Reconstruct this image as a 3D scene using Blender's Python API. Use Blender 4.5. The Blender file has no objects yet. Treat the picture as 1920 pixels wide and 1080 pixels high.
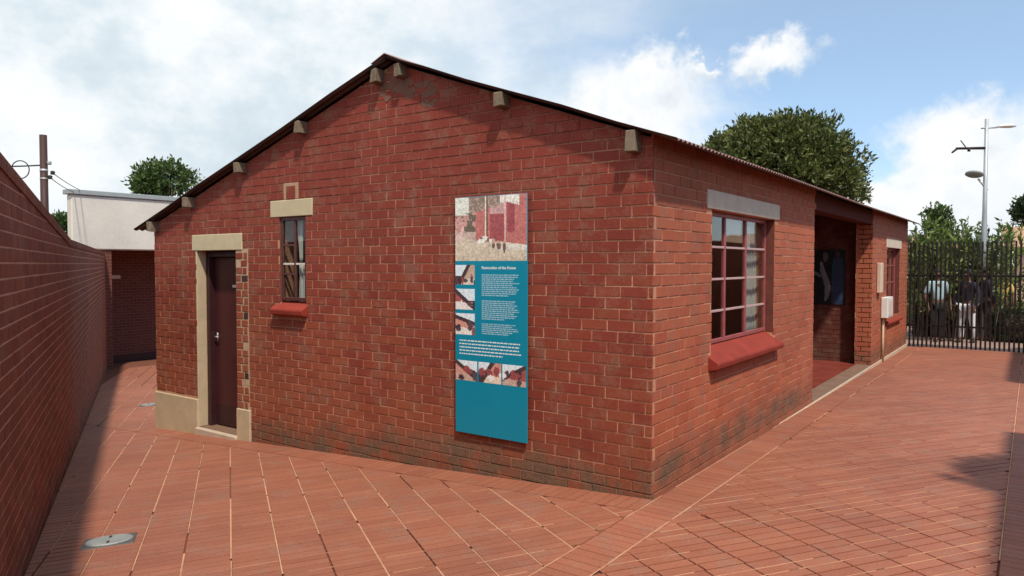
import bpy, bmesh, math, random
import numpy as np
from mathutils import Matrix, Vector
from mathutils import noise as mnoise
random.seed(7); RNG = np.random.default_rng(7)
SC = bpy.context.scene
COL = SC.collection

# ------------------------------------------------------------------ camera, world, sun, exposure
F_PX, HZ, YAW = 1353.0, 495.0, math.radians(35.8)
CAM = Vector((2.187, -4.730, 1.680))
PITCH = math.atan((540.0 - HZ) / F_PX)
cam_d = bpy.data.cameras.new('camera'); cam = bpy.data.objects.new('camera', cam_d); COL.objects.link(cam)
cam_d.sensor_width = 36.0; cam_d.lens = F_PX / 1920 * 36; cam_d.clip_end = 3000; cam_d.clip_start = 0.05
cam.location = CAM; cam.rotation_euler = (math.pi / 2 - PITCH, 0, YAW)
SC.camera = cam
FW = Vector((-math.sin(YAW) * math.cos(PITCH), math.cos(YAW) * math.cos(PITCH), -math.sin(PITCH)))
RT = Vector((math.cos(YAW), math.sin(YAW), 0)); UP = RT.cross(FW)
def pdir(x, y):
    """unit direction through a point of the photograph (used to give sky clouds and far things their bearing)"""
    return (FW + RT * ((x - 960) / F_PX) - UP * ((y - 540) / F_PX)).normalized()
def proj(p):
    v = Vector(p) - CAM; z = v.dot(FW)
    if z < 0.1: return None
    return 960 + F_PX * v.dot(RT) / z, 540 - F_PX * v.dot(UP) / z, z

SUN = Vector((0.55, -0.40, 1.0)).normalized()
EXPOSURE = 0.30
SC.cycles.max_bounces = 6; SC.cycles.diffuse_bounces = 3; SC.cycles.glossy_bounces = 3; SC.cycles.transparent_max_bounces = 10; SC.cycles.caustics_reflective = False; SC.cycles.caustics_refractive = False
SC.view_settings.view_transform = 'Standard'; SC.view_settings.look = 'None'
SC.view_settings.exposure = EXPOSURE; SC.view_settings.gamma = 1.0; SC.view_settings.use_curve_mapping = False

class NT:
    """small wrapper to write node trees as expressions"""
    def __init__(s, tree): s.t = tree; tree.nodes.clear()
    def n(s, typ, props=None, **inp):
        nd = s.t.nodes.new(typ)
        for k, v in (props or {}).items(): setattr(nd, k, v)
        for k, v in inp.items():
            key = int(k[1:]) if k[0] == 'i' and k[1:].isdigit() else k.replace('_', ' ')
            s.put(nd.inputs[key], v)
        return nd
    def put(s, sock, v):
        if hasattr(v, 'is_output'): s.t.links.new(v, sock)
        elif isinstance(v, (tuple, list, Vector)):
            v = tuple(v); sock.default_value = v if len(v) == len(sock.default_value) else v + (1.0,)
        else: sock.default_value = v
    def m(s, op, a, b=0.0, c=0.0, clamp=False):
        return s.n('ShaderNodeMath', {'operation': op, 'use_clamp': clamp}, i0=a, i1=b, i2=c).outputs[0]
    def v(s, op, a, b=(0, 0, 0)):
        nd = s.n('ShaderNodeVectorMath', {'operation': op}, i0=a, i1=b)
        return nd.outputs['Value'] if op in ('DOT_PRODUCT', 'LENGTH') else nd.outputs[0]
    def mix(s, f, a, b, blend='MIX'):
        nd = s.n('ShaderNodeMix', {'data_type': 'RGBA', 'blend_type': blend, 'clamp_factor': True})
        s.put(nd.inputs[0], f); s.put(nd.inputs[6], a); s.put(nd.inputs[7], b); return nd.outputs[2]
    def noise(s, vec, scale=1.0, detail=4.0, rough=0.55, dist=0.0):
        return s.n('ShaderNodeTexNoise', None, Vector=vec, Scale=scale, Detail=detail, Roughness=rough, Distortion=dist).outputs[0]
    def ss(s, x, a, b):
        nd = s.n('ShaderNodeMapRange', {'interpolation_type': 'SMOOTHSTEP'}, Value=x)
        nd.inputs[1].default_value = a; nd.inputs[2].default_value = b; return nd.outputs[0]
    def lin(s, x, a, b, c=0.0, d=1.0):
        nd = s.n('ShaderNodeMapRange', None, Value=x)
        for i, q in enumerate((a, b, c, d)): nd.inputs[i + 1].default_value = q
        return nd.outputs[0]
    def ramp(s, f, stops, mode='LINEAR'):
        nd = s.n('ShaderNodeValToRGB', None, Fac=f); cr = nd.color_ramp; cr.interpolation = mode
        while len(cr.elements) < len(stops): cr.elements.new(0.5)
        for e, (p, c) in zip(cr.elements, stops): e.position = p; e.color = tuple(c) + (1.0,)
        return nd.outputs[0]
    def pos(s): return s.n('ShaderNodeNewGeometry').outputs['Position']
    def sep(s, v): return s.n('ShaderNodeSeparateXYZ', None, i0=v).outputs

# world: physical sky with a cloud deck in it
W = bpy.data.worlds.new('World'); SC.world = W; W.use_nodes = True
t = NT(W.node_tree)
sky = t.n('ShaderNodeTexSky', {'sky_type': 'NISHITA', 'sun_disc': False, 'sun_elevation': math.asin(SUN.z),
          'sun_rotation': math.atan2(SUN.x, SUN.y), 'air_density': 1.0, 'dust_density': 0.6, 'ozone_density': 1.2, 'altitude': 1600.0})
dirv = t.v('NORMALIZE', t.n('ShaderNodeTexCoord').outputs['Generated'])
dx, dy, dz = t.sep(dirv)
blue = t.mix(1.0, sky.outputs[0], (0.115, 0.124, 0.132), 'MULTIPLY')
blue = t.mix(0.30, blue, (0.60, 0.78, 0.90))
warp = t.n('ShaderNodeTexNoise', None, Vector=dirv, Scale=13.0, Detail=7.0, Roughness=0.60)
warp2 = t.n('ShaderNodeTexNoise', None, Vector=t.v('ADD', dirv, (5.2, 1.3, 8.8)), Scale=42.0, Detail=5.0, Roughness=0.62)
warpv = t.v('ADD', t.v('SUBTRACT', warp.outputs['Color'], (0.5, 0.5, 0.5)), t.v('MULTIPLY', t.v('SUBTRACT', warp2.outputs['Color'], (0.5, 0.5, 0.5)), (0.32, 0.32, 0.32)))
# high flattened deck: project onto a plane overhead so that it recedes to the horizon
den = t.m('ADD', t.m('MAXIMUM', dz, 0.0), 0.16)
plane = t.n('ShaderNodeCombineXYZ', None, X=t.m('DIVIDE', dx, den), Y=t.m('DIVIDE', dy, den), Z=0.3).outputs[0]
deck_n = t.noise(plane, 0.9, 6.0, 0.6, 0.15)
streak = t.noise(t.v('MULTIPLY', plane, (0.6, 2.2, 1.0)), 1.3, 5.0, 0.55, 0.25)
leftness = t.v('DOT_PRODUCT', dirv, (-RT.x, -RT.y, 0.0))
cover = t.m('ADD', t.m('MULTIPLY', leftness, 1.25), t.m('ADD', t.m('MULTIPLY', deck_n, 0.9), t.m('MULTIPLY', streak, 0.42)))
deck = t.ss(cover, 0.18, 0.84)
soft = t.noise(t.v('ADD', t.v('MULTIPLY', dirv, (1.0, 1.0, 1.5)), (3.4, 1.9, 0.7)), 4.6, 8.0, 0.60, 0.10)
deck_col = t.ramp(soft, [(0.36, (0.53, 0.61, 0.67)), (0.45, (0.60, 0.68, 0.73)), (0.51, (0.69, 0.75, 0.785)), (0.57, (0.78, 0.81, 0.82)), (0.66, (0.84, 0.85, 0.845))])
skyc = t.mix(deck, blue, deck_col)
d2 = t.v('ADD', dirv, t.v('MULTIPLY', warpv, (0.135, 0.135, 0.12)))
def cloud(prev, px, py, su, sv, edge=0.75, shade=0.5):
    c = pdir(px, py); r = Vector((c.y, -c.x, 0)).normalized(); u = r.cross(c)
    a = t.m('DIVIDE', t.v('DOT_PRODUCT', d2, r), su / F_PX); b = t.m('DIVIDE', t.v('DOT_PRODUCT', d2, u), sv / F_PX)
    q = t.m('SQRT', t.m('ADD', t.m('MULTIPLY', a, a), t.m('MULTIPLY', b, b)))
    k = t.m('MULTIPLY', t.ss(q, 1.36, 0.50), t.ss(t.v('DOT_PRODUCT', dirv, c), 0.2, 0.4))
    lum = t.m('ADD', t.m('MULTIPLY', b, 0.28), t.m('MULTIPLY', warp.outputs[0], 1.1))
    col = t.ramp(lum, [(0.28, (0.60, 0.66, 0.72)), (0.46, (0.72, 0.76, 0.79)), (0.66, (0.83, 0.835, 0.835))])
    return t.mix(k, prev, col)
for cl in [(1190, 215, 120, 90), (1215, 150, 58, 62), (1440, 112, 72, 38), (1298, 122, 28, 18), (1660, 395, 90, 42),
           (1795, 285, 82, 74), (1890, 335, 100, 66), (1800, 395, 190, 62), (1120, 255, 160, 70), (2080, 300, 150, 120)]:
    skyc = cloud(skyc, *cl)
low = t.m('MULTIPLY', t.ss(dz, 0.14, -0.02), 0.75)
skyc = t.mix(low, skyc, (0.74, 0.78, 0.81))
W.cycles.sampling_method = 'MANUAL'; W.cycles.sample_map_resolution = 512
bg = t.n('ShaderNodeBackground', None, Color=skyc, Strength=1.0)
t.t.links.new(bg.outputs[0], t.n('ShaderNodeOutputWorld').inputs[0])

sun_d = bpy.data.lights.new('sun', 'SUN'); sun_d.energy = 3.5; sun_d.angle = math.radians(2.5); sun_d.color = (1.0, 0.91, 0.78)
sun = bpy.data.objects.new('sun', sun_d); COL.objects.link(sun)
sun.rotation_euler = SUN.to_track_quat('Z', 'Y').to_euler(); sun.location = (6, -8, 12)

# ------------------------------------------------------------------ helpers
WORLD = {}
def put(o, parent=None, world=None, **props):
    """link an object; if it has a parent its own matrix is kept as a world matrix"""
    COL.objects.link(o); WORLD[o.name] = world or Matrix()
    if parent is not None:
        o.parent = parent; o.matrix_parent_inverse = WORLD[parent.name].inverted()
    for k, v in props.items(): o[k] = v
    return o
def thing(name, loc, label, category, group=None, kind=None):
    o = bpy.data.objects.new(name, None); o.location = loc; o.empty_display_size = 0.2
    put(o, None, Matrix.Translation(loc)); o['label'] = label; o['category'] = category
    if group: o['group'] = group
    if kind: o['kind'] = kind
    return o
class MB:
    def __init__(s): s.v = []; s.f = []; s.r = []
    def add(s, vs, fs, r=None):
        o = len(s.v); s.v += [tuple(p) for p in vs]; s.f += [tuple(i + o for i in q) for q in fs]
        s.r += [random.random() if r is None else r] * len(fs); return s
    def box(s, a, b, r=None):
        x0, y0, z0 = (min(p, q) for p, q in zip(a, b)); x1, y1, z1 = (max(p, q) for p, q in zip(a, b))
        return s.add([(x0, y0, z0), (x1, y0, z0), (x1, y1, z0), (x0, y1, z0), (x0, y0, z1), (x1, y0, z1), (x1, y1, z1), (x0, y1, z1)],
                     [(0, 3, 2, 1), (4, 5, 6, 7), (0, 1, 5, 4), (1, 2, 6, 5), (2, 3, 7, 6), (3, 0, 4, 7)], r)
    def prism(s, poly, f0, f1, r=None):
        """poly: list of 2D points; f0, f1 map a 2D point to the two end faces"""
        n = len(poly); vs = [f0(*p) for p in poly] + [f1(*p) for p in poly]
        fs = [tuple(range(n)), tuple(range(2 * n - 1, n - 1, -1))] + [(i, (i + 1) % n + 0, (i + 1) % n + n, i + n)[::-1] for i in range(n)]
        return s.add(vs, fs, r)
    def tube(s, pts, rad, n=8, r=None, cap=True):
        pts = [Vector(p) for p in pts]; rad = rad if isinstance(rad, (list, tuple)) else [rad] * len(pts)
        vs = []; ref = None
        for i, p in enumerate(pts):
            d = (pts[min(i + 1, len(pts) - 1)] - pts[max(i - 1, 0)]).normalized()
            if ref is None: ref = Vector((0, 0, 1)) if abs(d.z) < 0.9 else Vector((1, 0, 0))
            a = (ref - d * ref.dot(d)).normalized(); ref = a; b = d.cross(a)
            vs += [p + (a * math.cos(2 * math.pi * k / n) + b * math.sin(2 * math.pi * k / n)) * rad[i] for k in range(n)]
        fs = [(i * n + k, i * n + (k + 1) % n, (i + 1) * n + (k + 1) % n, (i + 1) * n + k) for i in range(len(pts) - 1) for k in range(n)]
        if cap: fs += [tuple(range(n))[::-1], tuple(range((len(pts) - 1) * n, len(pts) * n))]
        return s.add(vs, fs, r)
    def lathe(s, prof, c=(0, 0, 0), n=16, r=None):
        vs = [(c[0] + q * math.cos(2 * math.pi * k / n), c[1] + q * math.sin(2 * math.pi * k / n), c[2] + z) for q, z in prof for k in range(n)]
        fs = [(i * n + k, i * n + (k + 1) % n, (i + 1) * n + (k + 1) % n, (i + 1) * n + k) for i in range(len(prof) - 1) for k in range(n)]
        fs += [tuple(range(n))[::-1], tuple(range((len(prof) - 1) * n, len(prof) * n))]
        return s.add(vs, fs, r)
    def mesh(s, name, mat, smooth=False, bevel=0.0):
        me = bpy.data.meshes.new(name); me.from_pydata(s.v, [], s.f); me.materials.append(mat)
        at = me.attributes.new('rnd', 'FLOAT', 'FACE'); at.data.foreach_set('value', s.r)
        bm = bmesh.new(); bm.from_mesh(me); bmesh.ops.recalc_face_normals(bm, faces=bm.faces)
        if bevel: bmesh.ops.bevel(bm, geom=list(bm.edges), offset=bevel, segments=1, affect='EDGES', profile=0.7)
        bm.to_mesh(me); bm.free()
        if smooth: me.polygons.foreach_set('use_smooth', [True] * len(me.polygons))
        return me
    def build(s, name, mat, parent=None, smooth=False, bevel=0.0, **props):
        return put(bpy.data.objects.new(name, s.mesh(name, mat, smooth, bevel)), parent, None, **props)
def box(name, a, b, mat, parent=None, bevel=0.004, **props): return MB().box(a, b).build(name, mat, parent, bevel=bevel, **props)

# ------------------------------------------------------------------ materials
def material(name, fn):
    m = bpy.data.materials.new(name); m.use_nodes = True; t = NT(m.node_tree)
    sh = fn(t); out = t.n('ShaderNodeOutputMaterial'); t.t.links.new(sh, out.inputs[0]); return m
def pbsdf(t, col, rough=0.7, bump=None, bs=0.3, bd=0.01, metal=0.0, spec=0.5):
    nd = t.n('ShaderNodeBsdfPrincipled', None, Base_Color=col, Roughness=rough, Metallic=metal)
    nd.inputs['Specular IOR Level'].default_value = spec
    if bump is not None:
        b = t.n('ShaderNodeBump', None, Strength=bs, Distance=bd, Height=bump); t.t.links.new(b.outputs[0], nd.inputs['Normal'])
    return nd.outputs[0]
def rnd(t):
    a = t.n('ShaderNodeAttribute', {'attribute_name': 'rnd'}).outputs['Fac']
    return t.m('FRACT', t.m('ADD', a, t.n('ShaderNodeObjectInfo').outputs['Random']))
def plain(name, col, rough=0.6, var=0.12, scale=6.0, metal=0.0, bump=0.15, spec=0.4):
    def fn(t):
        p = t.pos(); n1 = t.noise(p, scale, 6, 0.6); n2 = t.noise(p, scale * 14, 3, 0.6)
        f = t.m('ADD', t.m('MULTIPLY', t.m('SUBTRACT', n1, 0.5), var * 3.2), t.m('MULTIPLY', t.m('SUBTRACT', n2, 0.5), var * 1.4))
        c = t.mix(1.0, col, t.n('ShaderNodeCombineColor', None, i0=t.m('ADD', 1.0, f), i1=t.m('ADD', 1.0, f), i2=t.m('ADD', 1.0, f)).outputs[0], 'MULTIPLY')
        return pbsdf(t, c, t.lin(n1, 0.3, 0.7, rough - 0.08, rough + 0.08), n2, bump, 0.004, metal, spec)
    return material(name, fn)
def scalecol(t, c, f):
    return t.mix(1.0, c, t.n('ShaderNodeCombineColor', None, i0=f, i1=f, i2=f).outputs[0], 'MULTIPLY')

def brick_mat(name, stops, moss=0.0, paint=None, dirt=0.35, spec=0.25, rough=0.82, band=False):
    """stops: colours brick by brick; paint: colour of an old oxide wash that lies on the upper courses in patches"""
    def fn(t):
        p = t.pos(); x, y, z = t.sep(p); r = rnd(t)
        big = t.noise(p, 0.75, 5, 0.6); mid = t.noise(p, 4.5, 5, 0.62); fine = t.noise(p, 75, 4, 0.65)
        c = t.ramp(t.m('ADD', t.m('MULTIPLY', r, 0.75), t.m('MULTIPLY', mid, 0.30)), stops)
        if paint:
            k = t.ss(t.m('ADD', t.m('MULTIPLY', z, 0.55), t.m('MULTIPLY', big, 1.3)), 1.15, 2.1)
            c = t.mix(t.m('MULTIPLY', k, 0.80), c, paint)
            k2 = t.ss(t.m('ADD', t.m('MULTIPLY', z, -0.55), t.m('MULTIPLY', t.noise(p, 0.55, 5, 0.6), 2.2)), 0.45, 1.05)
            c = t.mix(t.m('MULTIPLY', k2, 0.55), c, (0.30, 0.098, 0.048))
        c = t.mix(t.m('MULTIPLY', t.ss(t.m('ADD', mid, t.m('MULTIPLY', fine, 0.35)), 0.66, 0.86), 0.45), c, (0.30, 0.16, 0.11))
        c = scalecol(t, c, t.lin(big, 0.3, 0.7, 0.86, 1.12)); c = scalecol(t, c, t.lin(fine, 0.25, 0.75, 0.82, 1.14))
        c = t.mix(t.m('MULTIPLY', t.ss(mid, 0.52, 0.78), dirt), c, (0.075, 0.045, 0.038))
        if moss and band:
            h = t.m('ADD', z, t.m('MULTIPLY', y, 0.0075)); e_ = t.m('MULTIPLY', t.m('SUBTRACT', t.noise(p, 1.1, 4, 0.6), 0.5), 0.35)
            g = t.m('MULTIPLY', t.ss(t.m('ADD', h, e_), 0.42, 0.16), t.lin(t.noise(p, 3.2, 6, 0.7), 0.36, 0.62, 0.15, 1.0))
            g = t.m('MULTIPLY', g, t.lin(h, 0.0, 0.12, 0.45, 1.0))
            c = t.mix(t.m('MULTIPLY', g, moss), c, t.mix(t.ss(fine, 0.4, 0.6), (0.068, 0.060, 0.042), (0.15, 0.105, 0.07)))
        elif moss:
            h = t.m('SUBTRACT', z, t.m('MULTIPLY', t.m('MINIMUM', x, 0.0), 0.0575))
            g = t.m('ADD', t.m('MULTIPLY', h, -1.0), t.m('MULTIPLY', t.noise(p, 1.4, 5, 0.7), 0.90))
            c = t.mix(t.m('MULTIPLY', t.m('MULTIPLY', t.ss(g, 0.10, 0.34), t.ss(t.m('ADD', t.noise(p, 2.6, 6, 0.7), t.m('MULTIPLY', r, 0.06)), 0.40, 0.60)), moss), c, t.mix(t.ss(fine, 0.4, 0.6), (0.085, 0.070, 0.048), (0.16, 0.115, 0.078)))
        return pbsdf(t, c, rough, t.m('ADD', t.m('MULTIPLY', fine, 0.5), mid), 0.55, 0.006, 0, spec)
    return material(name, fn)
def mortar_mat(name, light, dark, lo=0.7, hi=2.3):
    """pale pointing low on the wall; higher up it carries the same oxide wash as the bricks"""
    def fn(t):
        p = t.pos(); x, y, z = t.sep(p); n1 = t.noise(p, 1.1, 5, 0.6); n2 = t.noise(p, 38, 4, 0.6); n3 = t.noise(p, 6.5, 3, 0.5)
        k = t.ss(t.m('ADD', z, t.m('MULTIPLY', t.m('SUBTRACT', n1, 0.5), 2.4)), lo, hi)
        k = t.m('ADD', t.m('MULTIPLY', k, 0.8), t.m('MULTIPLY', t.ss(n3, 0.48, 0.66), 0.22), clamp=True)
        patch = t.m('MULTIPLY', t.m('MULTIPLY', t.ss(x, -5.05, -5.0), t.ss(x, -4.66, -4.78)), t.ss(z, 1.9, 1.75))
        strip = t.m('MULTIPLY', t.ss(t.m('ABSOLUTE', t.m('ADD', x, 2.75)), 0.42, 0.1), t.ss(z, 1.7, 2.0))
        k = t.m('MULTIPLY', k, t.m('SUBTRACT', 1.0, t.m('MULTIPLY', strip, 0.6)))
        c = t.mix(k, light, dark); c = t.mix(t.m('MULTIPLY', patch, 0.55), c, (0.52, 0.38, 0.26))
        c = t.mix(t.m('MULTIPLY', t.ss(t.m('SUBTRACT', t.m('SUBTRACT', z, t.m('MULTIPLY', t.m('MINIMUM', x, 0.0), 0.0575)), t.m('MULTIPLY', t.noise(p, 1.4, 5, 0.7), 0.9)), -0.10, -0.36), 0.8), c, (0.12, 0.085, 0.06))
        c = scalecol(t, c, t.lin(n2, 0.3, 0.7, 0.75, 1.2))
        return pbsdf(t, c, 0.95, n2, 0.6, 0.006, 0, 0.1)
    return material(name, fn)
M = {}
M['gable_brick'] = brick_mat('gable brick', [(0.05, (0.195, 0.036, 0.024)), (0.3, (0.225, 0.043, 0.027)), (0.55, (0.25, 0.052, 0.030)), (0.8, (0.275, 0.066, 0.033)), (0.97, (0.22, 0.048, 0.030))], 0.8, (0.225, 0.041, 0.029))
M['porch_shade_brick'] = brick_mat('shade-darkened porch brick', [(0.05, (0.085, 0.024, 0.018)), (0.5, (0.115, 0.032, 0.022)), (0.95, (0.10, 0.03, 0.021))], 0.4, None, 0.3)  # porch shade put into the colour: a darkened copy of the house brick
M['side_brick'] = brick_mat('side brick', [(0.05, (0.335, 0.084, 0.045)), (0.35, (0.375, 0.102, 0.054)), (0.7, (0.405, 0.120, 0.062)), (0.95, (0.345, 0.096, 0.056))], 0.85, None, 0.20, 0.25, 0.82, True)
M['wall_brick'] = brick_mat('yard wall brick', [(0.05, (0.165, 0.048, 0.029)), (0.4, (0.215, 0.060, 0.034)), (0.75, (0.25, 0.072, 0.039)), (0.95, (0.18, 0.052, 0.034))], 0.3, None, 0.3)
M['paver'] = brick_mat('brick paver', [(0.03, (0.275, 0.092, 0.053)), (0.3, (0.298, 0.101, 0.058)), (0.6, (0.312, 0.108, 0.061)), (0.9, (0.332, 0.118, 0.068)), (1.0, (0.285, 0.096, 0.058))], 0, None, 0.12, 0.5, 0.62)
M['mortar'] = mortar_mat('house mortar', (0.52, 0.275, 0.175), (0.215, 0.07, 0.052), 1.75, 2.75)
M['side_mortar'] = mortar_mat('side mortar', (0.58, 0.31, 0.19), (0.40, 0.16, 0.10), 1.5, 2.8)
M['wall_mortar'] = plain('yard wall mortar', (0.50, 0.29, 0.19), 0.95, 0.14, 8)
def bed(t):
    p = t.pos(); n1 = t.noise(p, 1.7, 5, 0.65); n2 = t.noise(p, 60, 3, 0.6)
    c = t.mix(t.ss(n1, 0.46, 0.60), (0.60, 0.36, 0.25), (0.24, 0.10, 0.068))
    return pbsdf(t, scalecol(t, c, t.lin(n2, 0.3, 0.7, 0.8, 1.15)), 0.95, n2, 0.4, 0.004, 0, 0.1)
M['paving_bed'] = plain('pale joint sand', (0.50, 0.275, 0.17), 0.95, 0.35, 5, 0, 0.3, 0.1)
M['paving_base'] = plain('dark joint bed', (0.18, 0.072, 0.046), 0.95, 0.2, 9, 0, 0.3, 0.1)
M['dark_brick'] = plain('burnt dark brick', (0.05, 0.022, 0.018), 0.9, 0.25, 16, 0, .5)
M['vent_mortar'] = plain('tan vent mortar', (0.40, 0.25, 0.165), 0.95, 0.25, 12, 0, .4)
M['plaster'] = plain('cream plaster', (0.50, 0.40, 0.26), 0.9, 0.16, 5, 0, 0.35)
M['lintel_grey'] = plain('grey concrete lintel', (0.60, 0.50, 0.39), 0.9, 0.16, 7, 0, 0.4)
M['lintel_cream'] = plain('cream painted lintel', (0.50, 0.42, 0.27), 0.85, 0.12, 7, 0, 0.3)
M['red_sill'] = plain('red oxide sill paint', (0.26, 0.040, 0.026), 0.72, 0.28, 7, 0, 0.5, 0.2)
M['window_paint'] = plain('faded red window paint', (0.32, 0.085, 0.085), 0.45, 0.16, 9)
M['gable_window'] = plain('worn maroon window paint', (0.085, 0.03, 0.026), 0.55, 0.2, 9)
M['reveal'] = plain('red washed reveal', (0.15, 0.045, 0.032), 0.85, 0.35, 12, 0, .4)
M['bar_paint'] = plain('pinkish chalky bar paint', (0.50, 0.34, 0.33), 0.55, 0.12, 9)
M['white_paint'] = plain('chipped white paint', (0.62, 0.58, 0.54), 0.5, 0.1, 9)
M['door'] = plain('dark maroon door paint', (0.062, 0.015, 0.016), 0.42, 0.16, 4)
M['side_dark'] = plain('dark red limewash beam', (0.10, 0.03, 0.024), 0.9, 0.16, 4, 0, 0.3, 0.1)
M['door_frame'] = plain('maroon door frame', (0.040, 0.013, 0.015), 0.45, 0.16, 4)
M['steel'] = plain('dull steel', (0.55, 0.55, 0.54), 0.38, 0.1, 12, 0.8)
M['galv'] = plain('galvanised steel', (0.42, 0.45, 0.47), 0.5, 0.12, 6, 0.5)
M['dark_steel'] = plain('dark brown fence paint', (0.014, 0.008, 0.008), 0.5, 0.2, 10)
M['inner_plaster'] = plain('inner wall plaster', (0.16, 0.12, 0.09), 0.9, 0.08, 3)
M['stoep'] = plain('polished red floor', (0.235, 0.048, 0.034), 0.32, 0.18, 3)
M['kerb'] = plain('weathered concrete', (0.20, 0.115, 0.08), 0.9, 0.25, 5, 0, 0.4)
M['pale_kerb'] = plain('pale cement joint', (0.50, 0.40, 0.31), 0.9, 0.2, 9, 0, 0.4)
M['timber'] = plain('weathered timber', (0.19, 0.145, 0.10), 0.9, 0.45, 13, 0, 0.8)
M['annex'] = plain('cream wash plaster', (0.62, 0.60, 0.535), 0.85, 0.15, 1.1, 0, 0.3)
M['flashing'] = plain('grey roof flashing', (0.30, 0.34, 0.35), 0.55, 0.1, 4)
M['pole'] = plain('brown painted pole', (0.05, 0.021, 0.018), 0.65, 0.25, 6, 0, 0.3)
M['black'] = plain('black rubber', (0.02, 0.02, 0.022), 0.6, 0.1, 8)
M['box_white'] = plain('white enamel box', (0.72, 0.72, 0.68), 0.4, 0.05, 5)
M['curtain'] = plain('white curtain cloth', (0.66, 0.65, 0.62), 0.95, 0.06, 8)
M['cover_frame'] = plain('dark cover frame', (0.10, 0.10, 0.095), 0.6, 0.25, 14, 0.2, 0.5)
M['cover_metal'] = plain('worn manhole metal', (0.34, 0.36, 0.35), 0.45, 0.2, 14, 0.4, 0.5)
M['terrain'] = plain('street paving', (0.30, 0.20, 0.165), 0.9, 0.12, 0.5)
M['asphalt'] = plain('asphalt', (0.055, 0.053, 0.052), 0.9, 0.15, 1.0, 0, 0.3)
M['earth'] = plain('dry earth', (0.16, 0.11, 0.075), 0.95, 0.2, 0.4, 0, 0.3)
M['pink_wall'] = plain('pink house wall', (0.62, 0.40, 0.33), 0.9, 0.06, 1)
M['tile_roof'] = plain('clay tile roof', (0.40, 0.24, 0.15), 0.85, 0.15, 3, 0, 0.3)
M['bark'] = plain('bark', (0.11, 0.085, 0.065), 0.95, 0.3, 8, 0, 0.6)
def corr(t):
    p = t.pos(); n1 = t.noise(p, 1.3, 5, 0.6); n2 = t.noise(p, 20, 4, 0.6)
    c = t.mix(t.ss(n1, 0.35, 0.65), (0.042, 0.024, 0.021), (0.07, 0.042, 0.036)); c = t.mix(t.ss(n2, 0.5, 0.75), c, (0.03, 0.017, 0.015))
    return pbsdf(t, c, 0.45, n2, 0.15, 0.003, 0.15, 0.5)
M['roof_under'] = material('dark rusty sheet underside', corr)
M['roof'] = plain('faded red corrugated iron', (0.30, 0.16, 0.14), 0.5, 0.25, 3, 0.1, 0.2)
def glass(t):
    n = t.noise(t.pos(), 1.6, 2, 0.5)
    b = t.n('ShaderNodeBump', None, Strength=0.03, Distance=0.02, Height=n).outputs[0]
    f = t.m('ADD', t.m('MULTIPLY', t.m('POWER', t.n('ShaderNodeLayerWeight', None, Blend=0.5, Normal=b).outputs['Facing'], 5.0), 0.9), 0.035)
    g = t.n('ShaderNodeBsdfGlossy', None, Color=(1, 1, 1), Roughness=0.03, Normal=b).outputs[0]
    tr = t.n('ShaderNodeBsdfTransparent', None, Color=(0.86, 0.88, 0.87)).outputs[0]
    return t.n('ShaderNodeMixShader', None, i0=f, i1=tr, i2=g).outputs[0]
M['glass'] = material('window glass', glass)
def leaf_mat(name, stops, dry=None):
    def fn(t):
        r = rnd(t); n = t.noise(t.pos(), 0.9, 3, 0.5)
        c = t.ramp(t.m('ADD', t.m('MULTIPLY', r, 0.7), t.m('MULTIPLY', n, 0.35)), stops)
        d = pbsdf(t, c, 0.5, None, 0, 0, 0, 0.35)
        tr = t.n('ShaderNodeBsdfTranslucent', None, Color=c).outputs[0]
        return t.n('ShaderNodeMixShader', None, i0=0.22, i1=d, i2=tr).outputs[0]
    return material(name, fn)
M['leaf_big'] = leaf_mat('olive broad leaves', [(0.1, (0.030, 0.046, 0.013)), (0.45, (0.078, 0.102, 0.027)), (0.8, (0.155, 0.175, 0.05)), (0.98, (0.21, 0.17, 0.058))])
M['leaf_mid'] = leaf_mat('mid green leaves', [(0.1, (0.022, 0.048, 0.014)), (0.5, (0.062, 0.11, 0.03)), (0.95, (0.13, 0.185, 0.052))])
M['leaf_bright'] = leaf_mat('bright green blades', [(0.1, (0.045, 0.085, 0.02)), (0.5, (0.12, 0.18, 0.04)), (0.95, (0.22, 0.27, 0.07))])
M['leaf_dark'] = leaf_mat('dark hedge leaves', [(0.1, (0.010, 0.022, 0.008)), (0.6, (0.028, 0.05, 0.016)), (0.95, (0.06, 0.085, 0.03))])
M['leaf_grey'] = leaf_mat('grey green leaves', [(0.1, (0.08, 0.10, 0.06)), (0.6, (0.16, 0.19, 0.12)), (0.95, (0.25, 0.28, 0.19))])
def vcol(t):
    c = t.n('ShaderNodeAttribute', {'attribute_name': 'print'}).outputs['Color']
    return pbsdf(t, c, 0.38, None, 0, 0, 0, 0.45)
M['print'] = material('printed picture', vcol)
M['teal'] = plain('teal printed board', (0.003, 0.235, 0.36), 0.38, 0.03, 2, 0, 0.02)
M['text_white'] = plain('white print', (0.78, 0.83, 0.85), 0.5, 0.02, 5, 0, 0.0)
M['text_pale'] = plain('pale blue print', (0.36, 0.56, 0.66), 0.5, 0.02, 5, 0, 0.0)

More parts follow.
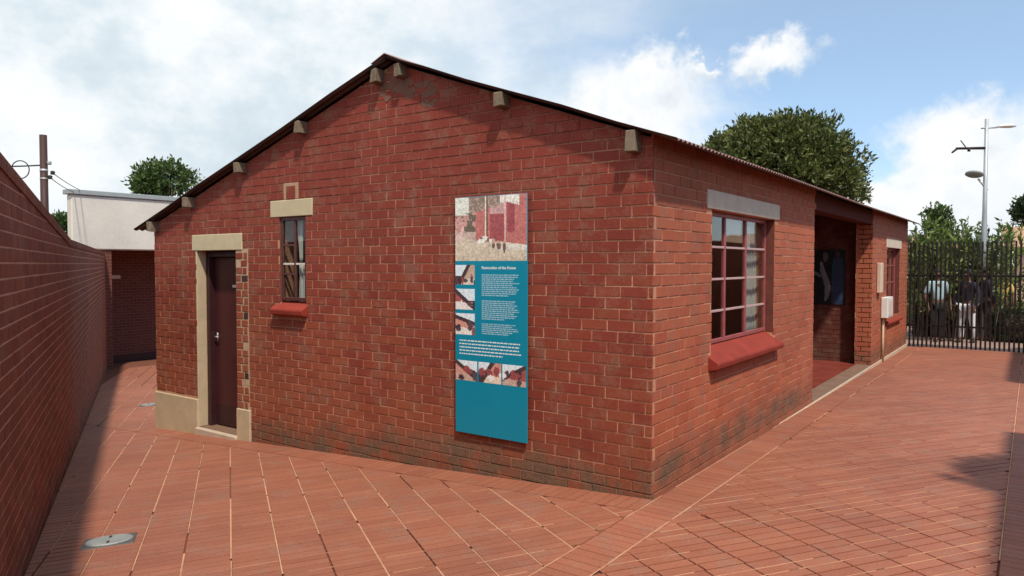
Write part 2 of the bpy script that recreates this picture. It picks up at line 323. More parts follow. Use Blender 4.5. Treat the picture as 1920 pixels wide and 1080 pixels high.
# ------------------------------------------------------------------ ground shape
def gz(x, y):
    x = max(min(x, 0.0), -22.0); return 0.0575 * x - 0.0075 * max(min(y, 13.5), -12.0)
def clip(poly, a, b, c):
    """keep the part of a convex polygon where a*x + b*y <= c"""
    out = []
    for i, p in enumerate(poly):
        q = poly[(i + 1) % len(poly)]; fp = a * p[0] + b * p[1] - c; fq = a * q[0] + b * q[1] - c
        if fp <= 0: out.append(p)
        if fp * fq < 0:
            k = fp / (fp - fq); out.append((p[0] + (q[0] - p[0]) * k, p[1] + (q[1] - p[1]) * k))
    return out
def area(poly): return 0.5 * abs(sum(p[0] * q[1] - q[0] * p[1] for p, q in zip(poly, poly[1:] + poly[:1])))
def inset(poly, c):
    cx = sum(p[0] for p in poly) / len(poly); cy = sum(p[1] for p in poly) / len(poly); o = []
    for p in poly:
        d = math.hypot(cx - p[0], cy - p[1]) or 1; k = min(c * 1.4 / d, 0.4); o.append((p[0] + (cx - p[0]) * k, p[1] + (cy - p[1]) * k))
    return o
def slab_piece(mb, poly, place, h, ch, r=None, deep=0.012):
    """one chamfered brick or paver: place(u, v, d) with d the height over the joint plane"""
    n = len(poly); ins = inset(poly, ch)
    vs = [place(u, v, -deep) for u, v in poly] + [place(u, v, h - ch) for u, v in poly] + [place(u, v, h) for u, v in ins]
    fs = [(i, (i + 1) % n, (i + 1) % n + n, i + n) for i in range(n)] + [(i + n, (i + 1) % n + n, (i + 1) % n + 2 * n, i + 2 * n) for i in range(n)] + [tuple(range(2 * n, 3 * n))]
    mb.add(vs, fs, r)

def grid_sheet(name, xs, ys, dz, mat, **props):
    mb = MB(); vs = [(x, y, gz(x, y) + dz) for y in ys for x in xs]; nx = len(xs)
    mb.add(vs, [(j * nx + i, j * nx + i + 1, (j + 1) * nx + i + 1, (j + 1) * nx + i) for j in range(len(ys) - 1) for i in range(nx - 1)])
    return mb.build(name, mat, None, **props)
XS = [-900, -300, -100, -50, -30, -22, -18, -14, -10, -7, -5, -3, -1.5, 0, 3, 10, 40, 120, 400, 900]
YS = [-500, -100, -40, -12, -6, 0, 6, 13.5, 20, 40, 90, 200, 500, 1200]
grid_sheet('ground', XS, YS, -0.045, M['earth'], kind='structure', label='earth and street ground around the house', category='ground')
pav = grid_sheet('pavement', [-19, -14, -10, -7, -5, -3, -1.5, 0, 3.1], [-9, -6, -3, 0, 6, 13.1], -0.0140, M['paving_base'], kind='structure',
                 label='red brick pavement of the yard around the house', category='pavement')
grid_sheet('street_pavement', [-8, 0, 12], [13.1, 13.5, 21], -0.030, M['terrain'], kind='structure', label='pale street pavement beyond the fence', category='pavement')
grid_sheet('road', [-300, -30, 12, 300], [21, 24, 29], -0.035, M['asphalt'], kind='structure', label='asphalt road beyond the fence', category='road')

# pavers ---------------------------------------------------------------
D2 = (-0.841, 0.541); N2 = (0.541, 0.841)
WP0 = Vector((-2.513, -3.051)); WDIR = Vector((-0.896, 0.444)).normalized(); WN = Vector((-WDIR.y * -1, WDIR.x * -1)); WN = Vector((0.444, 0.896)).normalized()
LEN, ROW = 0.268, 0.083
full, cut = [], []   # (poly, angle, centre)
def add_paver(poly, limits, ang, whole_area):
    q = poly
    for l in limits:
        q = clip(q, *l)
        if len(q) < 3: return
    if area(q) < 0.0012: return
    c = (sum(p[0] for p in q) / len(q), sum(p[1] for p in q) / len(q))
    (full if area(q) > whole_area * 0.995 else cut).append((q, ang, c))
def lay(bounds, limits, groups, jw, jr):
    """rows run along N2, pitch ROW along D2; groups > 0: rows shift by half a length every few rows"""
    a0, a1, b0, b1 = bounds
    left_in_group, cur = 0, 0.0; ia = int(math.floor(a0 / ROW)); ang = math.atan2(N2[1], N2[0])
    while ia * ROW < a1:
        if groups:
            left_in_group -= 1
            if left_in_group <= 0: left_in_group = random.choice((3, 4, 5, 6, 8)); cur = random.choice((0.0, 0.0, LEN / 2, LEN / 2, LEN / 3))
        sh = cur + (0.006 * math.sin(ia * 1.7) if groups else 0.0)
        k = int(math.floor((b0 + 2.533 - sh) / LEN))
        while True:
            bs = -2.533 + sh + k * LEN
            if bs > b1: break
            aa, ab = ia * ROW + jr / 2, (ia + 1) * ROW - jr / 2; ba, bb = bs + jw / 2, bs + LEN - jw / 2
            poly = [(a * D2[0] + b * N2[0], a * D2[1] + b * N2[1]) for a, b in ((aa, ba), (ab, ba), (ab, bb), (aa, bb))]
            add_paver(poly, limits, ang, (LEN - jw) * (ROW - jr)); k += 1
        ia += 1
wl = (-WN.x, -WN.y, -(WN.dot(WP0) + 0.012))
lay((-4.2, 7.2, -4.9, 1.0), [(0, 1, -0.292), (1, 0, 0.028), wl], 0, 0.0105, 0.0095)
lay((5.2, 17.5, -5.2, 1.5), [(0, -1, 0.284), (1, 0, -6.775), wl, (-1, 0, 16.6)], 0, 0.013, 0.006)
lay((-7.0, 8.5, -5.0, 13.5), [(-1, 0, -0.300), (1, 0, 2.060), (0, -1, 4.6), (0, 1, 12.95)], 3, 0.0035, 0.0105)
def soldiers(x0, x1, y0, y1, along):
    if along == 'x':
        n = int((x1 - x0) / ROW); st = (x1 - x0) / n
        for i in range(n): add_paver([(x0 + i * st + .003, y0), (x0 + (i + 1) * st - .003, y0), (x0 + (i + 1) * st - .003, y1), (x0 + i * st + .003, y1)], [wl], math.pi / 2, 1e-4)
    else:
        n = int((y1 - y0) / ROW); st = (y1 - y0) / n
        for i in range(n): add_paver([(x0, y0 + i * st + .003), (x1, y0 + i * st + .003), (x1, y0 + (i + 1) * st - .003), (x0, y0 + (i + 1) * st - .003)], [wl], 0.0, 1e-4)
soldiers(-6.75, 0.026, -0.280, -0.016, 'x'); soldiers(0.036, 0.290, -4.6, 12.9, 'y'); soldiers(2.072, 2.335, -4.4, 12.9, 'y')
def screen_key(c3):
    s = proj(c3)
    if s is None or not (-20 < s[0] < 1940 and -20 < s[1] < 1100): return 1e9
    return s[2]
order = sorted(range(len(full)), key=lambda i: screen_key((full[i][2][0], full[i][2][1], 0)))
single = [i for i in order if full[i][1] != 0.0 and full[i][1] != math.pi / 2][:292]; sset = set(single)
pv_meshes = []
for k in range(6):
    mb = MB(); L, Wd = LEN / 2 - 0.0050, ROW / 2 - 0.0053
    slab_piece(mb, [(-L + random.uniform(0, .002), -Wd), (L, -Wd + random.uniform(0, .001)), (L - random.uniform(0, .002), Wd), (-L, Wd)], lambda u, v, d: (u, v, d), 0.0, 0.0014, 0.0, 0.02)
    pv_meshes.append(mb.mesh('paver', M['paver']))
for i in single:
    q, ang, c = full[i]
    o = bpy.data.objects.new('paver', random.choice(pv_meshes)); sl = 0.0575 if c[0] < 0 else 0.0
    nrm = Vector((-sl, 0.0075, 1)).normalized(); ux = Vector((math.cos(ang), math.sin(ang), 0)); ux = (ux - nrm * ux.dot(nrm)).normalized(); uy = nrm.cross(ux)
    mtx = Matrix((ux, uy, nrm)).transposed().to_4x4(); mtx.translation = (c[0], c[1], gz(*c) + random.uniform(-0.0006, 0.0008))
    put(o, pav); o.matrix_basis = mtx
mb = MB()
for i, (q, ang, c) in enumerate(full + cut):
    if i in sset: continue
    j = random.uniform(-0.0006, 0.0008); slab_piece(mb, q, lambda u, v, d: (u, v, gz(u, v) + d + j), 0.0, 0.0014, None, 0.02)
mb.build('paver_field', M['paver'], pav, kind='stuff')
mb = MB(); JZ_ = -0.0016
def strip(p, q, w):
    d = Vector((q[0] - p[0], q[1] - p[1])); n = Vector((-d.y, d.x)).normalized() * w / 2; k = max(1, int(d.length / .5))
    for i in range(k):
        a, b = (p[0] + d.x * i / k, p[1] + d.y * i / k), (p[0] + d.x * (i + 1) / k, p[1] + d.y * (i + 1) / k)
        mb.add([(x, y, gz(x, y) + JZ_) for x, y in ((a[0] - n.x, a[1] - n.y), (b[0] - n.x, b[1] - n.y), (b[0] + n.x, b[1] + n.y), (a[0] + n.x, a[1] + n.y))], [(0, 1, 2, 3)])
def inside(x, y, lim): return all(a * x + b * y <= c for a, b, c in lim)
def strips(origin_b, step, along, a0, a1, b0, b1, lim, w, lit, lens):
    other = N2 if along is D2 else D2; k = int(math.floor((b0 - origin_b) / step))
    while origin_b + k * step < b1:
        b = origin_b + k * step; a = a0 + random.uniform(0, .4)
        while a < a1:
            L = random.uniform(*lens)
            if random.random() < lit:
                m_ = int(L / .06); run = []
                for i in range(m_ + 1):
                    aa = a + i * .06; x, y = aa * along[0] + b * other[0], aa * along[1] + b * other[1]
                    if inside(x, y, lim): run.append((x, y))
                if len(run) > 1: strip(run[0], run[-1], w * random.uniform(.7, 1.1))
            a += L + random.uniform(0, .05)
        k += 1
LL = [(0, 1, -0.295), (1, 0, 0.024), wl]; LL2 = [(0, -1, 0.284), (1, 0, -6.775), wl, (-1, 0, 16.6)]; LR = [(-1, 0, -0.303), (1, 0, 2.057), (0, -1, 4.6), (0, 1, 12.9)]
strips(-2.533, LEN, D2, -4.2, 7.2, -4.9, 1.0, LL, .0095, .86, (.3, 1.6)); strips(-2.533, LEN, D2, 5.2, 17.5, -5.2, 1.5, LL2, .011, .6, (.5, 2.0))
strips(0.0, ROW, N2, -4.9, 1.0, -4.2, 7.2, LL, .0085, .12, (.2, .5))
strips(0.0, ROW, N2, -5.0, 13.0, -7.0, 8.5, LR, .0085, .50, (.3, 1.5))
for xx in (.033, .295, 2.066):
    y = -4.3
    while y < 12.8:
        L = random.uniform(.2, 1.4)
        if random.random() < .6: strip((xx, y), (xx, min(y + L, 12.8)), .009)
        y += L
mb.build('joint_sand', M['paving_bed'], pav, kind='stuff')

# ------------------------------------------------------------------ brickwork
COURSE, BRICK = 0.083, 0.2165
JZ, JU = 0.0110, 0.0095
class Wall:
    """vertical wall frame: u along, z up, d outwards"""
    def __init__(s, org, ang): s.o = Vector(org); s.a = ang; s.u = Vector((math.cos(ang), math.sin(ang), 0)); s.n = Vector((math.sin(ang), -math.cos(ang), 0))
    def p(s, u, z, d): return s.o + s.u * u + s.n * d + Vector((0, 0, z))
def brick_list(u0, u1, z0, z1, planes, holes, zoff=0.025, shift=0.0, skip=()):
    out = []; k = int(math.floor((z0 - zoff) / COURSE))
    while zoff + k * COURSE < z1:
        a, b = zoff + k * COURSE + JZ / 2, zoff + (k + 1) * COURSE - JZ / 2
        us = u0 - BRICK + ((k % 2) * 0.5 + shift + 0.5) * BRICK + (0.012 * math.sin(k * 2.3))
        while us < u1:
            segs = [(us + JU / 2, us + BRICK - JU / 2)]
            for hu0, hu1, hz0, hz1 in holes:
                if min(b, hz1) - max(a, hz0) > 0.45 * (b - a):
                    new = []
                    for p, q in segs:
                        if q <= hu0 or p >= hu1: new.append((p, q)); continue
                        if p < hu0: new.append((p, hu0))
                        if q > hu1: new.append((hu1, q))
                    segs = new
            for p, q in segs:
                p, q = max(p, u0), min(q, u1)
                if q - p < 0.025: continue
                poly = [(p, a), (q, a), (q, b), (p, b)]
                for l in planes:
                    poly = clip(poly, *l)
                    if len(poly) < 3: break
                if len(poly) < 3 or area(poly) < 0.0012: continue
                c = ((p + q) / 2, (a + b) / 2)
                if any(abs(c[0] - sx) < 0.09 and abs(c[1] - sz) < 0.03 for sx, sz in skip): continue
                out.append((poly, c, q - p > BRICK - JU - 0.002 and len(poly) == 4))
            us += BRICK
        k += 1
    return out
def brick_meshes(mat, n=7, proud=0.0065):
    res = []
    for i in range(n):
        mb = MB(); L, Hh = (BRICK - JU) / 2, (COURSE - JZ) / 2; e = lambda: random.uniform(-.0016, .0016)
        pr = proud + random.uniform(-.3, .3) * proud
        slab_piece(mb, [(-L + e(), -Hh + e()), (L + e(), -Hh + e()), (L + e(), Hh + e()), (-L + e(), Hh + e())], lambda u, v, d: (u, -d, v), pr, min(.003, proud * .6), 0.0)
        res.append(mb.mesh('brick', mat))
    return res
def lay_bricks(jobs, limit, proud=0.0055):
    """jobs: (Wall, list, parent object, material). The bricks that show largest are objects, the rest one mesh per wall"""
    allb = [(screen_key(w.p(c[0], c[1], 0)), ji, bi) for ji, (w, lst, par, mat) in enumerate(jobs) for bi, (poly, c, fullb) in enumerate(lst) if fullb]
    allb.sort(); chosen = set((j, b) for s, j, b in allb[:limit] if s < 1e8)
    for ji, (w, lst, par, mat) in enumerate(jobs):
        ms = brick_meshes(mat, 7, proud); mb = MB()
        for bi, (poly, c, fullb) in enumerate(lst):
            if (ji, bi) in chosen:
                o = bpy.data.objects.new('brick', random.choice(ms)); put(o, par)
                o.matrix_basis = Matrix.Translation(w.p(c[0], c[1], random.uniform(-.2, .2) * proud)) @ Matrix.Rotation(w.a + random.uniform(-.6, .6) * proud, 4, 'Z') @ Matrix.Rotation(random.uniform(-.006, .006), 4, 'Y')
            else:
                jd = random.uniform(-.002, .002); e = lambda: random.uniform(-.0014, .0014)
                slab_piece(mb, [(u + e(), z + e()) for u, z in poly], lambda u, z, d: w.p(u, z, d + (jd * min(1, proud / .005) if d > 0 else 0)), proud, min(.003, proud * .6))
        if mb.f: mb.build('brickwork', mat, par, kind='stuff')
def pieces(mb, w, polys, d0, d1):
    for p in polys: mb.prism(p, lambda u, z: w.p(u, z, d0), lambda u, z: w.p(u, z, d1))

# ------------------------------------------------------------------ the house
HX0, HY1 = -6.75, 12.8
APX, APZ, SR, SL = -2.539, 3.522, 0.3642, 0.3147      # ridge and the two roof slopes (sheet underside crest)
VERGE, EAVR, EAVL = -0.115, 0.223, -7.045
def roofz(x): return APZ - SR * (x - APX) if x > APX else APZ - SL * (APX - x)
TOP = 0.028                                            # wall stops this far under the sheet
house = thing('brick_house', (-3.4, 6.4, 0), 'long single storey red brick house with corrugated roof and teal board on its gable', 'house')
WG = Wall((0, 0, 0), 0.0); WS = Wall((0, 0, 0), math.pi / 2)
DX0, DX1, DZ0, DZ1 = -5.80, -5.02, -0.250, 1.835
GX0, GX1, GZ0, GZ1 = -4.235, -3.805, 1.275, 2.170
SY0, SY1, SZ0, SZ1 = 1.165, 2.985, 0.955, 2.140
PY0, PY1, PZ1 = 4.650, 8.690, 2.350
TY0, TY1, TZ0, TZ1 = 10.15, 11.75, 0.66, 1.985
THK = 0.22
# mortar body of the gable, pieces around the openings
def top_poly(x0, x1, z0):
    pts = [(x0, z0), (x1, z0), (x1, roofz(x1) - TOP)]
    if x0 < APX < x1: pts.append((APX, APZ - TOP))
    return pts + [(x0, roofz(x0) - TOP)]
mb = MB()
pieces(mb, WG, [top_poly(HX0, DX0, -0.5), top_poly(DX0, DX1, DZ1), [(DX0, -0.5), (DX1, -0.5), (DX1, DZ0), (DX0, DZ0)], top_poly(DX1, GX0, -0.5),
                top_poly(GX0, GX1, GZ1), [(GX0, -0.5), (GX1, -0.5), (GX1, GZ0 - .10), (GX0, GZ0 - .10)], top_poly(GX1, 0, -0.4)], 0, -THK)
gable = mb.build('gable_wall', M['mortar'], house, label='maroon brick gable wall with pale pointing low down')
ZT = roofz(0) - TOP
mb = MB(); R4 = lambda a, b, c, d: [(a, c), (b, c), (b, d), (a, d)]
pieces(mb, WS, [R4(PY1, TY0, -.3, ZT), R4(TY0, TY1, -.3, TZ0 - .10), R4(TY0, TY1, TZ1, ZT), R4(TY1, HY1 - THK, -.3, ZT)], 0, -THK)
side2 = mb.build('side_wall', M['side_mortar'], house, label='far stretch of brick side wall beyond the porch')
mb = MB()
pieces(mb, WS, [R4(THK, SY0, -.3, ZT), R4(SY0, SY1, -.3, SZ0 - .15), R4(SY0, SY1, SZ1, ZT), R4(SY1, PY0, -.3, ZT)], 0, -THK)
side = mb.build('side_wall', M['side_mortar'], house, label='sunlit orange red brick side wall with mossy foot')
# far gable, far side, inner walls
mb = MB(); WB = Wall((0, HY1, 0), 0.0); pieces(mb, WB, [top_poly(HX0, APX, -0.6), top_poly(APX, 0, -0.6)], 0.0, THK)
WL = Wall((HX0, 0, 0), math.pi / 2); pieces(mb, WL, [R4(THK, HY1 - THK, -.7, roofz(HX0) - TOP)], 0, -THK)
mb.build('rear_wall', M['wall_brick'], house)
mb = MB(); mb.box((HX0 + THK, THK, -0.02), (-THK, PY0 - .12, -0.1)); mb.box((HX0 + THK, PY0, -.02), (-2.0, HY1 - THK, -.1))
mb.build('inner_floor', M['stoep'], house)
mb = MB(); mb.box((-2.6, THK, -.02), (-2.5, PY0 - .12, 2.5)); mb.box((HX0 + THK, 5.3, -.02), (-2.12, 5.4, 2.4)); mb.box((-2.12, PY0 - .12, -.02), (-2.0, 8.9, 2.9)); mb.box((-2.12, PY0 - .12, -.02), (-THK, PY0 - .005, 2.55))
mb.box((-4.9, THK, -.02), (-4.8, 4.0, 2.4))
mb.build('inner_wall', M['inner_plaster'], house)
# porch: far cheek wall, beam, floor, kerb
WC = Wall((0, PY1 + 0.20, 0), 0.0)
mb = MB(); pieces(mb, WC, [[(-2.0, -.15), (-.262, -.15), (-.262, roofz(-.262) - TOP), (-2.0, roofz(-2.0) - TOP)]], 0, -.12); cheek = mb.build('porch_wall', M['reveal'], house)
WR = Wall((0, PY1, 0), 0.0)
mb = MB(); pieces(mb, WR, [R4(-.262, -0.0, -.25, ZT)], 0, -.199); mb.v = [(min(x, -0.001), y, z) for x, y, z in mb.v]
pier = mb.build('porch_pier', M['side_mortar'], house)
box('porch_beam', (-.20, PY0 + .001, PZ1), (-0.004, PY1 - .001, ZT - 0.004), M['side_dark'], house)
box('porch_floor', (-1.99, PY0 - .004, -.2), (-.235, PY1 + .199, -.035), M['stoep'], house, 0.0)
box('porch_kerb', (-.234, PY0 + .003, -.25), (.012, PY1 - .004, -.030), M['kerb'], house, 0.008)
box('foot_joint', (0.007, 3.2, -.16), (.030, HY1, -.030), M['pale_kerb'], house, 0.004)
box('ceiling_board', (-1.99, PY0, 2.52), (-.21, PY1 + .19, 2.545), M['door_frame'], house, 0.0)
# bricks
sl_r = (SR, 1.0, APZ - TOP + SR * APX - 0.004); sl_l = (-SL, 1.0, APZ - TOP - SL * APX - 0.004)
HOLES_G = [(DX0, DX1, DZ0 - 1, DZ1), (GX0, GX1, GZ0, GZ1), (-5.89, -4.89, 1.835, 2.022), (-4.378, -3.690, 2.168, 2.345), (-4.31, -3.785, 1.13, 1.275),
           (HX0 - 1, DX0, -1, 0.075), (DX1, -4.765, -1, 0.066), (DX1, -4.785, .06, 1.835), (-4.15, -3.912, 2.345, 2.515)]
gb = brick_list(HX0, 0.005, -0.48, 3.5, [sl_r, sl_l], HOLES_G)
HOLES_S = [(SY0, SY1, SZ0, SZ1), (1.040, 3.118, 2.140, 2.300), (1.10, 3.05, 0.80, 0.955), (PY0, PY1, -1, PZ1), (TY0, TY1, TZ0, TZ1), (10.05, 11.86, TZ1, 2.15)]
sb = brick_list(0.0, HY1, -0.30, ZT - .01, [], HOLES_S, shift=0.25)
sb = [b for b in sb if not (PY0 - .02 < b[1][0] < PY1 + .02 and b[1][1] > PZ1 - .03)]
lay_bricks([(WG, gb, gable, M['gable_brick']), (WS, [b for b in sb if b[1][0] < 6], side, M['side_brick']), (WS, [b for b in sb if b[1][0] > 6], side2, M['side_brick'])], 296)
lay_bricks([(WC, brick_list(-2.0, -.264, -.1, 2.5, [sl_r], [], shift=.3), cheek, M['porch_shade_brick']), (WR, brick_list(-.262, -.002, -.1, 2.55, [], []), pier, M['side_brick'])], 0)
# roof sheets
def sheet(x_a, x_b, name, label):
    per = 0.0765; n = int((HY1 + .15 - VERGE) / per * 8); vs = []; m = 6
    sl = (roofz(x_b) - roofz(x_a)) / (x_b - x_a); nz = Vector((-sl, 0, 1)).normalized()
    for i in range(n + 1):
        y = VERGE + i * per / 8; h = 0.0085 * math.cos(2 * math.pi * i / 8) + 0.009
        for j in range(m + 1):
            x = x_a + (x_b - x_a) * j / m; sag = 0.006 * math.sin(j * 2.1 + y * 0.7)
            vs.append(Vector((x, y, roofz(x_a) + sl * (x - x_a) + sag)) + nz * h)
    mb = MB(); mb.add(vs, [(i * (m + 1) + j, i * (m + 1) + j + 1, (i + 1) * (m + 1) + j + 1, (i + 1) * (m + 1) + j) for i in range(n) for j in range(m)])
    o = mb.build(name, M['roof'], house, True, label=label)
    if sum(p.normal.z for p in o.data.polygons) < 0: o.data.flip_normals()
    md = o.modifiers.new('thick', 'SOLIDIFY'); md.thickness = 0.004; md.offset = -1; o.data.materials.append(M['roof_under']); md.material_offset = 1; md.material_offset_rim = 1; return o
r1 = sheet(APX + 0.001, EAVR, 'roof_sheet', 'right slope of faded red corrugated iron'); r2 = sheet(APX - 0.001, EAVL, 'roof_sheet', 'left slope of faded red corrugated iron')
mb = MB(); w_ = .17
mb.prism([(APX - w_, roofz(APX - w_) + .022), (APX, APZ + .032), (APX + w_, roofz(APX + w_) + .022), (APX + w_, roofz(APX + w_) + .026), (APX, APZ + .040), (APX - w_, roofz(APX - w_) + .026)],
         lambda x, z: (x, VERGE - .012, z), lambda x, z: (x, HY1 + .16, z)); mb.build('ridge_cap', M['roof'], r1)
for x in (-6.68, -5.86, -4.84, -3.80, -2.70, -2.42, -1.28, -.125):
    h = {-.125: .15, -2.70: .125, -2.42: .125}.get(x, .115); hw = .038; zt = min(roofz(x - hw), roofz(x + hw)) - .006
    mb = MB(); e = lambda: random.uniform(-.012, .012); y0 = VERGE + .004 + random.uniform(-.012, .012)
    mb.add([(x - hw + e(), y0, zt - h + e()), (x + hw + e(), y0, zt - h + e()), (x + hw, HY1 + .1, zt - h), (x - hw, HY1 + .1, zt - h),
            (x - hw, y0 + e(), zt), (x + hw, y0 + e(), zt), (x + hw, HY1 + .1, zt), (x - hw, HY1 + .1, zt)],
           [(0, 3, 2, 1), (4, 5, 6, 7), (0, 1, 5, 4), (1, 2, 6, 5), (2, 3, 7, 6), (3, 0, 4, 7)])
    mb.build('purlin', M['timber'], house, bevel=0.006)
# rough cement dabs round the ridge purlins
mb = MB()
for i in range(34):
    x = random.uniform(-2.74, -2.05); z = roofz(x) - random.uniform(.08, .30)
    q = [(x + random.uniform(.03, .07) * math.cos(a), z + random.uniform(.02, .05) * math.sin(a)) for a in np.linspace(0, 6.28, 8)[:-1]]
    slab_piece(mb, q, lambda u, v, d: WG.p(u, v, d), random.uniform(.0055, .0085), .003)
mb.build('cement_patch', plain('grey brown cement dab', (0.17, 0.082, 0.06), 0.95, 0.3, 14, 0, 0.6), house)
# lintels, sills, plinths
box('lintel', (-5.889, -.012, 1.8352), (-4.891, .17, 2.021), M['lintel_cream'], house, .006)
box('lintel', (-4.375, -.012, 2.1702), (-3.690, .17, 2.343), M['lintel_cream'], house, .006)
box('lintel', (.014, 1.042, 2.1402), (-.15, 3.116, 2.298), M['lintel_grey'], house, .006)
box('lintel', (.014, 10.05, TZ1 + .0002), (-.15, 11.86, 2.148), M['lintel_grey'], house, .006)
box('plinth', (-6.765, -.022, -.55), (-5.802, .1, .077), M['plaster'], house, .006)
box('plinth', (-5.018, -.022, -.45), (-4.768, .1, .066), M['plaster'], house, .006)
def sill(axis, a, b, z_back, z_front, back, front, lip):
    poly = [(back, z_back), (front, z_front), (front + (.006 if front > 0 else -.006), z_front - .016), (front, z_front - lip), (front * .45, z_front - lip - .012), (back, z_front - lip - .012)]
    mb = MB()
    if axis == 'y': mb.prism(poly, lambda d, z: (d, a, z), lambda d, z: (d, b, z))
    else: mb.prism(poly, lambda d, z: (a, -d, z), lambda d, z: (b, -d, z))
    return mb.build('window_sill', M['red_sill'], house, bevel=.005)
sill('y', 1.10, 3.055, .975, .855, -.10, .085, .055); sill('x', -4.305, -3.785, 1.295, 1.215, -.06, .075, .06); sill('y', 10.1, 11.8, .68, .60, -.10, .06, .05)
# ragged repair of small bricks in thick pale mortar beside the door
patch = box('jamb_patch', (-5.019, -.0025, .068), (-4.782, .05, 1.834), plain('pale ragged mortar', (0.44, 0.32, 0.21), 0.95, 0.35, 20, 0, .5), house, .001)
WJ = Wall((0, -.0025, 0), 0.0); k = 0
while .07 + k * COURSE < 1.80:
    z0 = .072 + k * COURSE; x = -5.017 + random.uniform(0, .004)
    for wd in ((.088, .112) if k % 2 else (.125, .070)):
        wd += random.uniform(-.012, .006); e = lambda: random.uniform(-.004, .004)
        if k in (5, 13, 17) and wd < .1 or random.random() < .94:
            m_ = MB(); dark = (k in (4, 12, 17) and x > -4.93)
            slab_piece(m_, [(x + e(), z0 + .006 + e()), (x + wd + e(), z0 + .006 + e()), (x + wd + e(), z0 + COURSE - .010 + e()), (x + e(), z0 + COURSE - .010 + e())], lambda u, v, d: WJ.p(u, v, d), .005, .003)
            m_.build('brick', M['dark_brick'] if dark else M['gable_brick'], patch)
        x += wd + random.uniform(.013, .024)
    k += 1
# small blocked air vent over the gable window
vent = box('air_vent', (-4.15, -.008, 2.3455), (-3.912, .06, 2.515), M['vent_mortar'], house, .004)
box('vent_brick', (-4.105, -.0125, 2.349), (-3.957, .05, 2.485), M['gable_brick'], vent, .004)
# door
box('door_step', (-5.82, -.05, -.40), (-5.0, .25, -.252), M['pale_kerb'], house, .01)
box('door_reveal', (-5.822, -.007, -.249), (-5.80 + .004, .112, 1.834), M['plaster'], house, .004, label='cream plastered left door jamb')
fr = MB(); fr.box((-5.80, .113, -.249), (-5.735, .215, 1.834)); fr.box((-5.085, .113, -.249), (-5.021, .215, 1.834)); fr.box((-5.7349, .114, 1.765), (-5.0851, .215, 1.8335))
fr.build('door_frame', M['door_frame'], house, bevel=.004)
door = box('door', (-5.733, .185, -.243), (-5.087, .225, 1.762), M['door'], house, .004, label='closed dark maroon flush door')
box('kick_board', (-5.72, .180, -.235), (-5.10, .1848, .02), M['door_frame'], door, .002)
mb = MB(); mb.box((-5.710, .181, .76), (-5.682, .184, .86)); mb.tube([(-5.696, .185, .815), (-5.696, .150, .815), (-5.615, .146, .812)], .008, 8)
mb.build('door_handle', M['steel'], door, True)
box('number_plate', (-5.37, .180, 1.405), (-5.25, .1845, 1.437), M['white_paint'], door, .001)
# windows
def bars(mb, horiz, vert, place, y0, y1, z0, z1, w, d):
    for z in horiz: mb.add(*boxpts(place, y0, y1, z - w / 2, z + w / 2, d))
    for y in vert: mb.add(*boxpts(place, y - w / 2, y + w / 2, z0, z1, d))
def boxpts(place, a0, a1, b0, b1, d):
    vs = [place(a, b, c) for c in (0, d) for a, b in ((a0, b0), (a1, b0), (a1, b1), (a0, b1))]
    return vs, [(0, 1, 2, 3), (7, 6, 5, 4), (0, 4, 5, 1), (1, 5, 6, 2), (2, 6, 7, 3), (3, 7, 4, 0)]
def window(name_label, place, a0, a1, b0, b1, cols, rows, heavy, white_rows, depth=.03, paint='window_paint'):
    """steel window: outer frame mesh carries glazing bars and panes as sub-parts"""
    mb = MB(); fw = .035
    for q in ((a0, a0 + fw, b0, b1), (a1 - fw, a1, b0, b1), (a0 + fw, a1 - fw, b0, b0 + fw), (a0 + fw, a1 - fw, b1 - fw, b1)): mb.add(*boxpts(place, *q, depth))
    w = mb.build('window', M[paint], house, bevel=.003, label=name_label)
    for i, c in enumerate(cols[1:-1]):
        m2 = MB(); m2.add(*boxpts(lambda a, b, d: place(a, b, d + .002), c - heavy / 2, c + heavy / 2, b0 + fw + .001, b1 - fw - .001, depth)); m2.build('mullion', M[paint], w, bevel=.003)
    for i in range(len(cols) - 1):
        e0 = cols[i] + (fw if i == 0 else heavy / 2) + .0008; e1 = cols[i + 1] - (fw if i == len(cols) - 2 else heavy / 2) - .0008; rr = rows[i]
        for z in rr[1:-1]:
            m2 = MB(); m2.add(*boxpts(lambda a, b, d: place(a, b, d + .004), e0, e1, z - .010, z + .010, depth - .006)); m2.build('glazing_bar', M[('white_paint' if paint == 'gable_window' else 'bar_paint') if round(z, 3) in white_rows else paint], w, bevel=.002)
        for j in range(len(rr) - 1):
            z0 = rr[j] + (fw if j == 0 else .010); z1 = rr[j + 1] - (fw if j == len(rr) - 2 else .010); tl = random.uniform(-.002, .002)
            m2 = MB(); m2.add(*boxpts(lambda a, b, d: place(a, b, d + depth * .5 + tl * (b - b0)), e0, e1, z0, z1, .004)); m2.build('pane', M['glass'], w)
    return w
r4 = [SZ0 + .03, 1.262, 1.545, 1.83, SZ1]
window('faded red steel window of twelve panes on the side wall', lambda a, b, d: (-.085 - d, a, b), SY0 + .004, SY1 - .004, SZ0 + .024, SZ1 - .004, [SY0 + .004, 1.745, 2.335, SY1 - .004], [r4, r4, r4], .042, (1.262, 1.545, 1.83))
window('narrow dark framed steel window on the gable', lambda a, b, d: (a, .012 + d, b), GX0 + .004, GX1 - .004, GZ0 + .024, GZ1 - .004, [GX0 + .004, -4.005, GX1 - .004],
       [[GZ0 + .03, 1.575, 1.680, 1.875, GZ1], [GZ0 + .03, 1.680, GZ1]], .028, (1.68,), paint='gable_window')
r5 = [TZ0 + .03, .99, 1.32, 1.65, TZ1]
